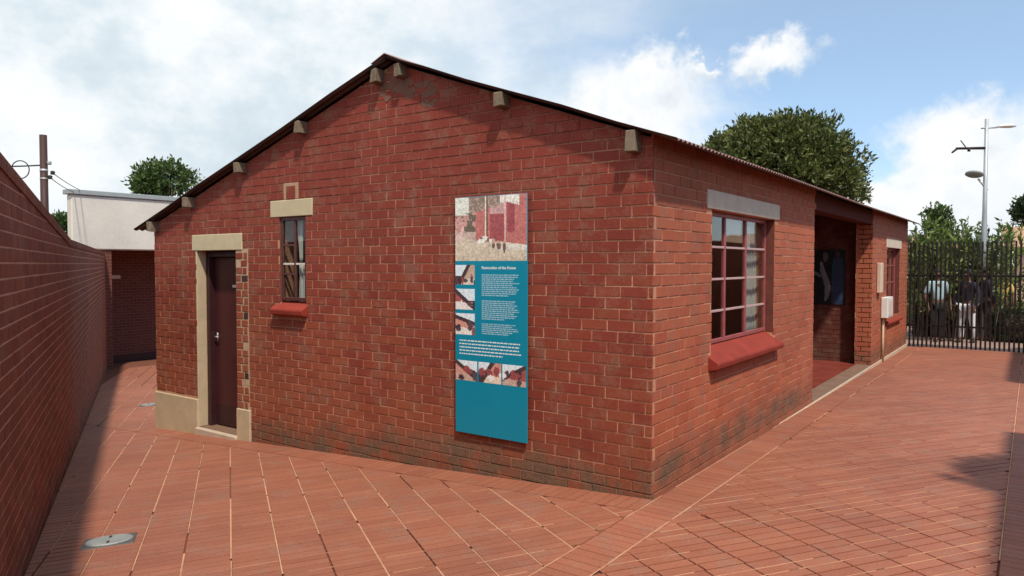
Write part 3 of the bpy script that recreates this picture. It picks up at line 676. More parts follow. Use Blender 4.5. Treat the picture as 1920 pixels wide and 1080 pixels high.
window('small faded red steel window beyond the porch', lambda a, b, d: (-.085 - d, a, b), TY0 + .004, TY1 - .004, TZ0 + .024, TZ1 - .004, [TY0 + .004, 10.68, 11.22, TY1 - .004], [r5, r5, r5], .042, ())
for ya, yb_, za, zb in ((SY0 - .001, SY1 + .001, SZ0, SZ1), (TY0 - .001, TY1 + .001, TZ0, TZ1)):
    box('reveal_lining', (-.004, yb_ - .006, za + .02), (-.083, yb_ + .004, zb - .002), M['reveal'], house, 0); box('reveal_lining', (-.004, ya - .004, za + .02), (-.083, ya + .006, zb - .002), M['reveal'], house, 0)
box('reveal_lining', (GX0 - .004, .001, GZ0 + .02), (GX0 + .005, .0115, GZ1 - .002), M['reveal'], house, 0)
# curtains, papers
def curtain(name, place, a0, a1, b0, b1, label, waves=5, pinch=0.0):
    mb = MB(); n, m = 40, 10; vs = []
    for j in range(m + 1):
        fz = j / m
        for i in range(n + 1):
            fa = i / n; a = a0 + (a1 - a0) * (fa * (1 - pinch * (1 - fz)) + pinch * (1 - fz) * 0.9); vs.append(place(a, b0 + (b1 - b0) * fz, .020 * math.sin(fa * waves * 6.283 + .5 * fz) + .003 * math.sin(fz * 3 + fa * 9)))
    mb.add(vs, [(j * (n + 1) + i, j * (n + 1) + i + 1, (j + 1) * (n + 1) + i + 1, (j + 1) * (n + 1) + i) for j in range(m) for i in range(n)])
    o = mb.build(name, M['curtain'], None, True, label=label, category='curtain'); o.modifiers.new('thick', 'SOLIDIFY').thickness = .002; return o
curtain('curtain', lambda a, b, d: (a, .075 + d * .6, b), -4.02, -3.79, 1.27, 1.67, 'short white curtain behind the lower right of the gable window', 4)
curtain('curtain', lambda a, b, d: (a, .080 + d * .6, b), -4.05, -3.95, 1.70, 2.19, 'white curtain strip behind the upper part of the gable window', 3, .5)
curtain('curtain', lambda a, b, d: (-.20 + d, a, b), 2.62, 3.02, .93, 2.16, 'long white curtain drawn aside behind the side wall window', 5)
o = box('paper_notice', (-.1285, 1.86, 1.95), (-.1265, 2.30, 2.10), M['box_white'], None, 0, label='white paper behind the top middle pane of the side window', category='paper')
o = box('paper_notice', (-.1285, 2.42, 1.83), (-.1265, 2.58, 2.05), M['box_white'], None, 0, label='narrow upright white paper behind the top right pane of the side window', category='paper')
# a little furniture inside so that the panes do not look into nothing
mb = MB(); mb.box((-1.4, 1.1, -.02), (-.6, 2.6, .72)); mb.build('sideboard', M['timber'], None, bevel=.01, label='brown cupboard inside the room behind the side window', category='cupboard')

# ------------------------------------------------------------------ things on the house
def picture(name, place, a0, a1, b0, b1, nx, ny, fn, parent, **props):
    """flat print: a fine sheet whose faces carry colours computed from fn(s, t) with s, t in 0..1"""
    vs = [place(a0 + (a1 - a0) * i / nx, b0 + (b1 - b0) * j / ny) for j in range(ny + 1) for i in range(nx + 1)]
    fs = [(j * (nx + 1) + i, j * (nx + 1) + i + 1, (j + 1) * (nx + 1) + i + 1, (j + 1) * (nx + 1) + i) for j in range(ny) for i in range(nx)]
    me = bpy.data.meshes.new(name); me.from_pydata(vs, [], fs); me.materials.append(M['print'])
    ca = me.color_attributes.new('print', 'FLOAT_COLOR', 'CORNER'); cols = []
    for j in range(ny):
        for i in range(nx):
            c = fn((i + .5) / nx, (j + .5) / ny); k = random.uniform(.9, 1.1); cols += [c[0] * k, c[1] * k, c[2] * k, 1.0] * 4
    ca.data.foreach_set('color', cols); return put(bpy.data.objects.new(name, me), parent, None, **props)
PX0, PX1, PZ0_, PZ1_ = -1.788, -1.047, .252, 2.238; PW, PH = PX1 - PX0, PZ1_ - PZ0_
panel = thing('information_panel', (-1.417, -.03, PZ0_), 'tall teal information board with photographs and white text on the gable wall', 'information board')
box('board', (PX0, -.042, PZ0_), (PX1, -.030, PZ1_), M['teal'], panel, .0015)
for x in (PX0 + .1, PX1 - .1):
    for z in (PZ0_ + .15, PZ1_ - .15): box('spacer', (x - .02, -.0299, z - .02), (x + .02, -.004, z + .02), M['dark_steel'], panel, 0)
PL = lambda k: (lambda a, b: (a, -.0422 - k, b))
fx = lambda s: PX0 + PW * s
fz_ = lambda q: PZ1_ - PH * q
def n2(s, q, k): return 1.6 * mnoise.noise((s * 2.4 * k, q * 2.1 * k, k * 3.7))
def main_photo(s, q):
    n, m, f = n2(s, q, 3), n2(s, q, 9), n2(s, q, 18); el = lambda a, b, ra, rb: ((s - a) / ra) ** 2 + ((q - b) / rb) ** 2 < 1 + .5 * m
    c = (.50, .17, .15)                                                        # long red walls in perspective
    if s < .30: c = (.60, .33, .29) if q > .45 else (.55, .42, .36)
    if .50 < s < .70: c = (.36, .085, .09) if q < .72 else (.55, .33, .33)
    if .74 < s < .84 and q > .42 + .8 * abs(s - .79): c = (.33, .07, .085)
    if q > .80 + .25 * (s - .45) and s < .66: c = (.22, .16, .13) if f > -.1 else (.48, .36, .30)     # eaves
    if s < .20 and q > .72: c = (.72, .74, .66)
    if s < .30 and .45 < q < .75 and n + m > .15: c = (.15, .12, .09)
    if .64 < s < .90 and q > .90 - .35 * abs(s - .72): c = (.76, .75, .68)
    if q < .30 + .10 * max(0, .35 - s) * 3 - .16 * max(0, s - .62): c = tuple(x * (.88 + .30 * q) for x in (.66, .57, .45))
    if .66 < s and .16 < q < .27 - .10 * (s - .66): c = (.68, .64, .56)
    if .432 < s < .452 and q > .36: c = (.78, .64, .54)
    if .452 <= s < .475 and q > .38: c = (.12, .07, .06)
    if .70 < s < .722 and q > .30: c = (.72, .50, .46)
    if el(.42, .345, .07, .035) or el(.36, .30, .06, .03) or el(.50, .31, .05, .03): c = (.80, .77, .70) if m > -.1 else (.20, .16, .14)
    if el(.55, .27, .025, .08) or el(.62, .25, .03, .07) or el(.70, .22, .02, .10): c = (.16, .10, .09) if q < .27 else (.52, .36, .28)
    if s < .13 and .30 < q < .55 and m > .1: c = (.72, .50, .48)
    k = 1 + .22 * f + .10 * m; return tuple(max(0, x * k) for x in c)
def small_photo(seed):
    rg = random.Random(seed * 31); ang = rg.choice((-1.1, -.6, -.25, .3, .7, 1.2)); a, c, e = rg.uniform(.35, .6), rg.uniform(.3, .7), rg.choice((-1, 1))
    warm = rg.choice(((.62, .30, .24), (.36, .10, .09), (.55, .40, .32))); ground = rg.choice(((.74, .62, .50), (.78, .74, .70), (.56, .40, .33)))
    blobs = [(rg.random(), rg.uniform(.1, .6), rg.uniform(.05, .16), rg.uniform(.08, .25), rg.choice(((.05, .04, .05), (.30, .08, .08), (.80, .78, .76), (.10, .07, .09)))) for _ in range(6)]
    def fn(s, q):
        t_ = (s - .5) * math.sin(ang) + (q - .5) * math.cos(ang) + .5; m = n2(s + seed, q, 6)
        col = (.72, .82, .88) if t_ > a + .18 and q > .45 else ((.07, .045, .05) if t_ > a else (warm if q > .32 + .1 * (s - c) * e else ground))
        for bx, by, rx, ry, bc in blobs:
            if ((s - bx) / rx) ** 2 + ((q - by) / ry) ** 2 < 1 + .6 * m: col = bc
        return tuple(max(0, x * (1 + .2 * m)) for x in col)
    return fn
picture('photograph', PL(0), PX0 + .002, PX1 - .002, fz_(.268), fz_(.0015), 100, 68, main_photo, panel, label='large faded photograph of a red walled house')
for k, (q0, q1) in enumerate(((.285, .368), (.386, .474), (.490, .580))): picture('photograph', PL(0), fx(.004), fx(.285), fz_(q1), fz_(q0), 34, 32, small_photo(k + 1), panel)
for k, (s0, s1) in enumerate(((.004, .318), (.338, .655), (.672, .985))): picture('photograph', PL(0), fx(s0), fx(s1), fz_(.775), fz_(.690), 36, 30, small_photo(k + 11), panel)
cu = bpy.data.curves.new('heading', 'FONT'); cu.body = 'Restoration of the House'; cu.size = .0335; cu.extrude = .0002; cu.offset = .0006; cu.materials.append(M['text_white'])
_tmp = bpy.data.objects.new('tmp', cu); hm = bpy.data.meshes.new_from_object(_tmp); hm.name = 'heading'; bpy.data.objects.remove(_tmp)
if not hm.materials: hm.materials.append(M['text_white'])
hd = bpy.data.objects.new('heading', hm); put(hd, panel); hd.matrix_basis = Matrix.Translation((fx(.385), -.0428, fz_(.302))) @ Matrix.Rotation(math.pi / 2, 4, 'X')
def text_block(name, s0, s1, q0, q1, lines, mat, ragged=.1):
    mb = MB(); rg = random.Random(lines * 7 + int(q0 * 99)); lh = (q1 - q0) / lines
    for i in range(lines):
        x = fx(s0); xe = fx(s1 - rg.uniform(0, ragged) - (.25 * (s1 - s0) if i == lines - 1 else 0)); zc = fz_(q0 + lh * (i + .5))
        while x < xe - .006:
            w = min(rg.uniform(.010, .042), xe - x); h = lh * PH * (.25 if ragged > .05 else .17)
            mb.add([(x, -.0424, zc - h), (x + w, -.0424, zc - h), (x + w, -.0424, zc + h), (x, -.0424, zc + h)], [(0, 1, 2, 3)]); x += w + .006
    mb.build(name, mat, panel)
text_block('text_paragraph', .385, .90, .322, .415, 11, M['text_pale']); text_block('text_paragraph', .385, .90, .430, .513, 10, M['text_pale'])
text_block('text_paragraph', .385, .90, .526, .574, 6, M['text_pale']); text_block('text_paragraph', .06, .93, .598, .668, 5, M['text_white'], .04)

# poster inside the porch
def poster(s, q):
    c = (.012, .013, .016)
    if (s - .40 - .10 * math.sin(q * 6)) ** 2 / .008 + (q - .42) ** 2 / .14 < 1: c = (.20, .19, .20)
    if (s - .42) ** 2 / .006 + (q - .88) ** 2 / .008 < 1: c = (.13, .10, .09)
    if .62 < s < .96 and q < .86 and abs(s - .79) < .17 - .08 * max(0, q - .6): c = (.035, .055, .11)
    if (s - .79) ** 2 / .006 + (q - .92) ** 2 / .004 < 1: c = (.06, .04, .035)
    if .30 < q < .62 and s < .3 and abs(q - .62 + s * .35) < .03: c = (.17, .16, .16)
    k = .75 + .9 * max(0, mnoise.noise((s * 5, q * 8, 3.3))); return tuple(x * k for x in c)
pst = thing('porch_poster', (-.75, 8.86, .97), 'dark poster with two figures hung on the shaded porch wall', 'poster')
box('backing', (-1.03, 8.862, .965), (-.455, 8.882, 1.93), M['black'], pst, .002)
picture('print', lambda a, b: (a, 8.8605, b), -1.02, -.465, .975, 1.92, 34, 56, poster, pst)
# meter box, upper conduit cover, pipe
mbx = thing('meter_box', (.05, 9.75, .68), 'white electricity meter box on the side wall beside the porch', 'meter box')
box('cabinet', (.009, 9.52, .715), (.12, 10.10, 1.085), M['box_white'], mbx, .01)
box('cabinet_door', (.1202, 9.56, .745), (.127, 10.06, 1.055), M['box_white'], mbx, .004)
for k in range(7): box('louvre', (.1272, 9.62, .79 + k * .033), (.131, 9.92, .803 + k * .033), M['lintel_grey'], mbx, 0)
o = box('cable_cover', (.009, 9.05, 1.18), (.075, 9.30, 1.70), M['lintel_grey'], None, .008, label='upright grey cable cover on the wall above the meter box', category='cable cover')
mb = MB(); mb.tube([(.035, 9.60, -.10), (.035, 9.60, .713)], .022, 10); mb.build('conduit_pipe', M['plaster'], None, True, label='cream conduit pipe running from the meter box down to the paving', category='pipe')

# ------------------------------------------------------------------ yard wall on the left
WA = math.atan2(WDIR.y, WDIR.x)
WY = Wall((WP0.x, WP0.y, 0), WA)                      # u = 0 at WP0, grows away from the camera
def wu(x): return (x - WP0.x) / WDIR.x
U0, U1, U2 = wu(0.9), wu(-6.35), wu(-17.0)
zt0, zt1 = 2.225 + (0.9 + 2.104) * 0.0688, 1.935
slope_w = (zt1 - zt0) / (U1 - U0)
yard = thing('boundary_wall', (WP0.x, WP0.y, gz(*WP0)), 'tall shaded red brick boundary wall along the left of the yard', 'wall')
mb = MB(); pieces(mb, WY, [[(U0, -.4), (U1, -.9), (U1, zt1 - .01), (U0, zt0 - .01)], [(U1, -.9), (U2, -1.6), (U2, 1.97), (U1, zt1 - .01)]], 0, -.22)
ybody = mb.build('wall_core', M['wall_mortar'], yard)
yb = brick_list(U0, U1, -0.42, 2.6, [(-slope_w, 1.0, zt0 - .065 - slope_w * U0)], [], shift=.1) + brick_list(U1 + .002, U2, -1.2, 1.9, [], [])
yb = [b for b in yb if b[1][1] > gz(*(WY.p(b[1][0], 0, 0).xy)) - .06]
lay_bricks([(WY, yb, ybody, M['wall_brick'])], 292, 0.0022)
mb = MB(); n = int((U1 - U0) / .083)
for i in range(n + int((U2 - U1) / .083)):
    u = U0 + i * .083; f = lambda q: zt0 + slope_w * (q - U0) if q < U1 else zt1 + (q - U1) * .003
    poly = [(u + .004, f(u) - .062), (u + .079, f(u + .083) - .062), (u + .079, f(u + .083) + .012), (u + .004, f(u) + .012)]
    mb.prism(poly, lambda a, z: WY.p(a, z, .012), lambda a, z: WY.p(a, z, -.232))
mb.build('coping', M['wall_brick'], yard, kind='stuff')

# ------------------------------------------------------------------ annex at the end of the passage
annex = thing('annex_building', (-18, 6, -1.0), 'cream parapet outbuilding with dark brick doorway at the end of the passage', 'building')
box('parapet', (-17.0, 3.36, 2.04), (-17.25, 13.5, 3.40), M['annex'], annex, .03)
box('flashing', (-16.95, 3.30, 3.402), (-17.32, 13.6, 3.52), M['flashing'], annex, .01)
box('roof_slab', (-17.251, 6.0, 2.10), (-22, 13.4, 3.20), M['annex'], annex, 0)
def annex_brick(t):
    p = t.pos(); x, y, z = t.sep(p); v = t.n('ShaderNodeCombineXYZ', None, X=y, Y=z, Z=0.0).outputs[0]
    b = t.n('ShaderNodeTexBrick', None, Vector=v, Color1=(.15, .05, .035, 1), Color2=(.12, .04, .03, 1), Mortar=(.19, .095, .07, 1), Scale=1.0)
    b.inputs['Mortar Size'].default_value = .008; b.inputs['Brick Width'].default_value = .22; b.inputs['Row Height'].default_value = .083
    return pbsdf(t, b.outputs[0], .85, t.noise(p, 40, 3), .3, .004, 0, .2)
M['annex_brick'] = material('annex brick', annex_brick)
box('sun_block_slab', (-17.251, 3.9, 2.11), (-22, 5.999, 2.30), M['annex'], annex, 0)  # added slab, hidden behind the parapet, keeps the sun off the recessed wall
box('wall', (-19.0, 4.32, -1.5), (-21.8, 13.3, 2.099), M['annex_brick'], annex, 0)
box('skirting', (-18.95, 4.7, -1.4), (-18.999, 9, -.93), M['door_frame'], annex, 0)
box('pier', (-17.05, 3.75, -1.5), (-18.999, 4.318, 2.039), M['annex_brick'], annex, 0)
box('wall_plate', (-18.97, 5.02, 1.26), (-18.999, 5.46, 1.36), M['lintel_grey'], annex, .002)

# manhole covers
def manhole(c, w, l, label):
    z = gz(*c); o = thing('manhole_cover', (c[0], c[1], z), label, 'manhole cover')
    ang = math.atan2(D2[1], D2[0]); ux = Vector((math.cos(ang), math.sin(ang), 0)); uy = Vector((-ux.y, ux.x, 0))
    P = lambda u, v, d: (c[0] + ux.x * u + uy.x * v, c[1] + ux.y * u + uy.y * v, gz(c[0] + ux.x * u + uy.x * v, c[1] + ux.y * u + uy.y * v) + d)
    mb = MB(); slab_piece(mb, [(-l, -w), (l, -w), (l, w), (-l, w)], P, .004, .004, None, .02); mb.build('frame', M['cover_frame'], o)
    mb = MB(); k = 28; slab_piece(mb, [(l * .90 * math.cos(6.2832 * i / k), w * .92 * math.sin(6.2832 * i / k)) for i in range(k)], P, .014, .006, None, 0)
    lid = mb.build('lid', M['cover_metal'], o)
    for s in (-1, 1):
        mb = MB(); slab_piece(mb, [(s * l * .5 - .02, -.008), (s * l * .5 + .02, -.008), (s * l * .5 + .02, .008), (s * l * .5 - .02, .008)], P, .0165, .001, None, 0); mb.build('lifting_slot', M['black'], lid)
manhole((-2.684, -2.486), .155, .115, 'oval grey metal manhole cover in the paving near the left wall')
manhole((-9.0, 1.05), .12, .15, 'small worn manhole cover farther along the passage')

# ------------------------------------------------------------------ fence at the end of the yard
fence = thing('bar_fence', (1.2, 13.0, -.1), 'tall dark brown fence of close upright bars across the end of the yard', 'fence')
for i in range(39):
    x = .045 + i * .0812; mb = MB(); mb.box((x - .018, 12.98, -.112), (x + .018, 13.015, 2.145 + random.uniform(-.006, .006))); mb.build('bar', M['dark_steel'], fence, bevel=.004)
for z in (.36, 1.43): box('rail', (-.05, 13.0155, z - .02), (3.2, 13.04, z + .02), M['dark_steel'], fence, .003)

# wall and shrub right of the frame: they throw the shadows seen on the paving
vw = thing('visitor_wall', (3.2, 0, 0), 'brick wall outside the right edge whose shadow lies on the paving', 'wall')
box('wall_panel', (3.12, -9.0, -.2), (3.34, 3.35, 2.02), M['wall_brick'], vw, 0)
box('wall_panel', (3.12, 7.35, -.2), (3.34, 13.4, 2.18), M['wall_brick'], vw, 0)
box('wall_base', (3.115, 3.351, -.2), (3.34, 7.349, .25), M['wall_brick'], vw, 0)

# ------------------------------------------------------------------ plants
def leaves(name, mat, pts, nrm, size, parent, aspect=.45, **props):
    """one small four-cornered leaf per point; pts, nrm: arrays"""
    n = len(pts); a = RNG.normal(size=(n, 3)) * .75 + nrm; a /= np.linalg.norm(a, axis=1)[:, None]
    b = np.cross(a, RNG.normal(size=(n, 3))); b /= np.linalg.norm(b, axis=1)[:, None]
    L = (size * RNG.uniform(.6, 1.25, n))[:, None]; c = np.cross(a, b)
    v = np.stack([pts, pts + a * L * .5 + b * L * aspect * .5 + c * L * .06, pts + a * L, pts + a * L * .5 - b * L * aspect * .5 + c * L * .06], 1).reshape(-1, 3)
    me = bpy.data.meshes.new(name); me.vertices.add(4 * n); me.vertices.foreach_set('co', v.ravel().astype(np.float32))
    me.loops.add(4 * n); me.loops.foreach_set('vertex_index', np.arange(4 * n, dtype=np.int32)); me.polygons.add(n)
    me.polygons.foreach_set('loop_start', np.arange(0, 4 * n, 4, dtype=np.int32)); me.polygons.foreach_set('loop_total', np.full(n, 4, dtype=np.int32))
    me.materials.append(mat); me.update(calc_edges=True)
    at = me.attributes.new('rnd', 'FLOAT', 'FACE'); at.data.foreach_set('value', RNG.uniform(0, 1, n).astype(np.float32))
    return put(bpy.data.objects.new(name, me), parent, None, **props)
def tree(name, base, centre, rad, n, size, mat, label, lobes=16, lobe_r=.42, trunk_r=.14, aspect=.45, flat=1.0, seed=1, per=14, shell=(.45, .68)):
    rg = np.random.default_rng(seed); base = Vector(base); c = np.array(centre); rad = np.array(rad)
    root = thing(name, base, label, 'tree' if rad[2] > .7 else 'shrub')
    d = rg.normal(size=(lobes, 3)); d /= np.linalg.norm(d, axis=1)[:, None]; d[:, 2] = np.where(d[:, 2] < -.35, -d[:, 2], d[:, 2])
    lc = c + d * rad * rg.uniform(*shell, (lobes, 1)); lr = lobe_r * rad.mean() * rg.uniform(.75, 1.25, lobes)
    nc = n // per; idx = rg.integers(0, lobes, nc); dd = rg.normal(size=(nc, 3)); dd /= np.linalg.norm(dd, axis=1)[:, None]
    keep = dd[:, 2] > -.75; idx, dd = idx[keep], dd[keep]; nc = len(idx)
    cp = lc[idx] + dd * (lr[idx] * rg.uniform(.72, 1.05, nc))[:, None] * np.array([1, 1, flat])
    pts = np.repeat(cp, per, 0) + rg.normal(size=(nc * per, 3)) * size * .42; nr = np.repeat(dd, per, 0) + np.array([0, 0, .55])
    leaves('crown', mat, pts, nr, size, root, aspect)
    mb = MB(); top = Vector(centre) + Vector((0, 0, rad[2] * .1))
    mid = base.lerp(top, .5) + Vector((.04, .03, 0)) * rad[0]
    mb.tube([base - Vector((0, 0, .1)), base.lerp(mid, .5), mid, top], [trunk_r * 1.25, trunk_r, trunk_r * .8, trunk_r * .35], 9)
    for k in range(min(lobes, 9)): mb.tube([mid, mid.lerp(Vector(lc[k]), .55) + Vector((0, 0, .08)), Vector(lc[k])], [trunk_r * .5, trunk_r * .32, trunk_r * .1], 6)
    mb.build('trunk', M['bark'], root, True); return root
def at(px, py, depth): return CAM + (FW + RT * ((px - 960) / F_PX) - UP * ((py - 540) / F_PX)) * depth
tree('broadleaf_tree', (-4.4, 20.2, -.1), (-4.80, 19.95, 4.30), (2.95, 2.95, 2.30), 84000, .165, M['leaf_big'], 'large dense round olive green tree rising behind the roof', 75, .27, .24, .42, 1.0, 3, 12, (.64, .73))
tree('broadleaf_tree', (-25.2, 10.2, -1), (-25.2, 10.2, 4.7), (1.15, 1.15, .95), 6500, .17, M['leaf_mid'], 'small bushy tree behind the cream outbuilding', 13, .46, .12, .5, 1.0, 5)
p_ = at(368, 350, 29); tree('thin_tree', (p_.x, p_.y, -1), (p_.x, p_.y, p_.z), (.5, .5, .9), 260, .12, M['leaf_grey'], 'nearly bare grey twiggy tree top beside the small bushy tree', 8, .4, .05, .3, 1.0, 8, 6)
p_ = at(120, 425, 40); tree('far_tree', (p_.x, p_.y, -1), (p_.x, p_.y, p_.z - .3), (.9, .9, 1.0), 2500, .22, M['leaf_mid'], 'dark tree glimpsed left of the cream outbuilding', 8, .5, .1, .5, 1.0, 9)
p_ = at(1932, 415, 36); tree('far_tree', (p_.x, p_.y, -.1), (p_.x, p_.y, p_.z), (.75, .75, 1.3), 3000, .22, M['leaf_dark'], 'dark tree at the right edge above the tiled roof', 9, .5, .1, .4, 1.0, 10)
p_ = at(1757, 425, 20); tree('young_tree', (p_.x, p_.y, -.1), (p_.x, p_.y, p_.z), (.34, .34, .62), 1500, .12, M['leaf_mid'], 'young green tree standing tallest behind the fence', 8, .5, .03, .45, 1.2, 11)
p_ = at(1716, 440, 18.5); tree('pale_shrub', (p_.x, p_.y, -.1), (p_.x, p_.y, p_.z - .7), (.42, .42, .95), 2600, .10, M['leaf_grey'], 'pale grey green shrub beside the corner of the house behind the fence', 10, .5, .03, .3, 1.2, 12)
def blade_clump(centre, wx, wy, h, n, label, mat, seed):
    rg = np.random.default_rng(seed); root = thing('tall_shrub', centre, label, 'shrub'); mb = MB(); c = Vector(centre)
    pts, nr = [], []
    for k in range(n):
        b = c + Vector((rg.normal() * wx, rg.normal() * wy, 0)); hh = h * rg.uniform(.78, 1.08); ln = Vector((rg.normal() * .12, rg.normal() * .12, 1)).normalized()
        mb.tube([b, b + ln * hh * .5, b + ln * hh], [.012, .009, .003], 4, cap=False)
        for j in range(85):
            f = rg.uniform(.12, 1.0) ** .75; pts.append(b + ln * hh * f); a_ = rg.uniform(0, 6.28); nr.append((math.cos(a_) * .6, math.sin(a_) * .6, 1.1))
    mb.build('stem', M['bark'], root); leaves('foliage', mat, np.array([tuple(p) for p in pts]), np.array(nr), .17, root, .30)
for k, (px, dep, h, n, lab, m_) in enumerate([(1745, 17.6, 2.75, 34, 'leafy shrub near the house corner behind the fence', 'leaf_bright'), (1785, 18.2, 2.6, 34, 'bright shrub left of the lamp post behind the fence', 'leaf_bright'),
                                           (1822, 17.4, 2.75, 34, 'tall narrow leaved shrub directly left of the lamp post', 'leaf_bright'), (1862, 18.0, 2.5, 34, 'bright shrub right of the lamp post behind the fence', 'leaf_bright')]):
    p_ = at(px, 600, dep); blade_clump((p_.x, p_.y, -.13), .30, .25, h, n, lab, M[m_], 20 + k)
def hedge(name, a, b, label, seed, mat='leaf_dark'):
    rg = np.random.default_rng(seed); a, b = np.array(a), np.array(b); n = 5200; root = thing(name, tuple((a + b) / 2 * np.array([1, 1, 0]) + np.array([0, 0, a[2]])), label, 'hedge')
    p = rg.uniform(0, 1, (n, 3)); ax = rg.integers(0, 3, n); sd = rg.integers(0, 2, n); p[np.arange(n), ax] = np.clip(sd + rg.normal(size=n) * .05, -.05, 1.05)
    leaves('foliage', M[mat], a + p * (b - a), np.where(np.arange(3)[None] == ax[:, None], sd[:, None] * 2 - 1, 0) + np.array([0, 0, .4]), .09, root, .5)
    MB().box(a + .06, b - .06).build('twigs', M['bark'], root)
hedge('clipped_hedge', (-.15, 15.9, -.12), (.95, 16.4, .62), 'low dark clipped hedge behind the left part of the fence', 31)
hedge('clipped_hedge', (1.55, 15.4, -.12), (3.2, 15.9, .55), 'low dark clipped hedge behind the right part of the fence', 32)
hedge('back_hedge', (-3.5, 19.6, -.12), (1.60, 20.4, 1.25), 'dark hedge standing behind the shrubs across the street pavement', 33)
tree('overhanging_shrub', (3.75, 1.35, 0), (3.75, 1.35, 2.2), (.75, .75, .75), 3500, .16, M['leaf_mid'], 'bushy shrub outside the right edge that shades the paving', 10, .5, .05, .5, 1.0, 40)

# houses across the street
def far_house(x0, x1, y0, y1, h, ridge, label, wall):
    r_ = thing('far_house', ((x0 + x1) / 2, (y0 + y1) / 2, -.15), label, 'house')
    w_ = box('wall', (x0, y0, -.2), (x1, y1, h), M[wall], r_, 0)
    mb = MB(); ym = (y0 + y1) / 2; mb.prism([(y0 - .5, h - .1), (y1 + .5, h - .1), (ym, ridge)], lambda y, z: (x0 - .5, y, z + .03), lambda y, z: (x1 + .5, y, z + .03)); mb.build('roof', M['tile_roof'], r_)
    for k in range(2):
        xw = x0 + (x1 - x0) * (.28 + .4 * k); f = box('window', (xw - .6, y0 - .03, .9), (xw + .6, y0 + .02, 2.0), M['white_paint'], r_, .01); box('pane', (xw - .52, y0 - .034, .98), (xw + .52, y0 - .025, 1.92), M['black'], f, 0)
far_house(1.55, 11, 32, 39, 2.45, 3.35, 'pink house with clay tiled roof across the street', 'pink_wall')
far_house(-12.5, -1.2, 33, 40, 2.5, 3.1, 'low cream house across the street behind the hedge', 'annex')

# ------------------------------------------------------------------ lamp post and pole
lp = thing('lamp_post', (1.245, 15.6, -.12), 'tall grey steel lamp post with two luminaires behind the fence', 'street lamp')
LX, LY = 1.245, 15.6
mb = MB(); mb.tube([(LX, LY, -.12), (LX, LY, 2.3), (LX, LY, 2.9), (LX, LY, 5.08)], [.075, .068, .048, .038], 12); mb.build('pole', M['galv'], lp, True)
A = Vector((RT.x, RT.y, 0))
P0 = Vector((LX, LY, 0))
mb = MB(); mb.tube([P0 + Vector((0, 0, 4.86)) - A * .12, P0 + Vector((0, 0, 4.88)) + A * .25], .018, 8); mb.build('arm', M['galv'], lp, True)
mb = MB(); mb.tube([P0 + Vector((0, 0, 4.88)) + A * .24, P0 + Vector((0, 0, 4.91)) + A * .36, P0 + Vector((0, 0, 4.925)) + A * .55, P0 + Vector((0, 0, 4.915)) + A * .68], [.025, .075, .095, .04], 10)
mb.v = [(x, y, 4.91 + (z - 4.91) * .55) for x, y, z in mb.v]; mb.build('luminaire', M['box_white'], lp, True)
mb = MB(); mb.tube([P0 + Vector((0, 0, 4.40)) + A * .03, P0 + Vector((0, 0, 4.39)) - A * .70], [.035, .028], 8); br = mb.build('side_bracket', M['dark_steel'], lp, True)
mb = MB(); mb.tube([P0 + Vector((0, 0, 4.41)) - A * .47, P0 + Vector((0, 0, 4.58)) - A * .60], .014, 6); mb.tube([P0 + Vector((0, 0, 4.385)) - A * .68, P0 + Vector((0, 0, 4.29)) - A * .80], [.03, .02], 6); mb.box(P0 + Vector((0, 0, 4.32)) - A * .40 - Vector((.03, .03, 0)), P0 + Vector((0, 0, 4.38)) - A * .40 + Vector((.03, .03, 0))); mb.build('fitting', M['dark_steel'], br, True)
mb = MB(); mb.tube([P0 + Vector((0, 0, 3.42)) + A * .05, P0 + Vector((0, 0, 3.68)) - A * .17], .022, 8); mb.build('arm', M['galv'], lp, True)
mb = MB(); c_ = P0 + Vector((0, 0, 3.79)) - A * .26; mb.lathe([(.03, .05), (.14, .045), (.19, .015), (.195, -.012), (.15, -.04), (.05, -.055)], (0, 0, 0), 20)
Rm = Matrix.Translation(c_) @ Matrix.Rotation(math.radians(14), 4, Vector((-RT.y, RT.x, 0))) @ Matrix.Rotation(math.radians(-10), 4, A); mb.v = [tuple(Rm @ Vector(p)) for p in mb.v]; mb.build('round_luminaire', M['flashing'], lp, True)

PB = at(84, 400, 13.2)
up_ = thing('utility_pole', (PB.x, PB.y, -.8), 'brown utility pole with cable bracket standing behind the boundary wall', 'utility pole')
mb = MB(); mb.tube([(PB.x, PB.y, -.9), (PB.x, PB.y, 4.03)], [.075, .062], 12); mb.build('pole', M['pole'], up_, True)
mb = MB(); mb.lathe([(.068, 0), (.068, .05)], (PB.x, PB.y, 3.36), 12); mb.lathe([(.069, 0), (.069, .03)], (PB.x, PB.y, 3.22), 12); mb.build('pole_band', M['galv'], up_, True)
A2 = A
for k, (dx_, dz_) in enumerate(((.10, 3.52), (.16, 3.34), (.11, 3.26))):
    mb = MB(); q = Vector((PB.x, PB.y, dz_)) + A2 * dx_; mb.lathe([(.02, -.03), (.045, -.02), (.03, 0), (.045, .02), (.02, .04)], q, 10); mb.build('insulator', M['black'] if k else M['galv'], up_, True)
def wire(name, a, b, sag, label, rad=.008):
    a, b = Vector(a), Vector(b); mb = MB(); mb.tube([a.lerp(b, k / 12) - Vector((0, 0, sag * 4 * (k / 12) * (1 - k / 12))) for k in range(13)], rad, 5); mb.build(name, M['black'], None, True, label=label, category='cable')
top = Vector((PB.x, PB.y, 3.48))
wire('overhead_cable', top - A2 * .06, at(-120, 308, 12.0), .03, 'thick overhead cable running left from the utility pole', .014)
wire('overhead_cable', Vector((PB.x, PB.y, 3.34)) + A2 * .16, at(170, 364, 21.0), .05, 'upper cable dropping right from the pole to the outbuilding')
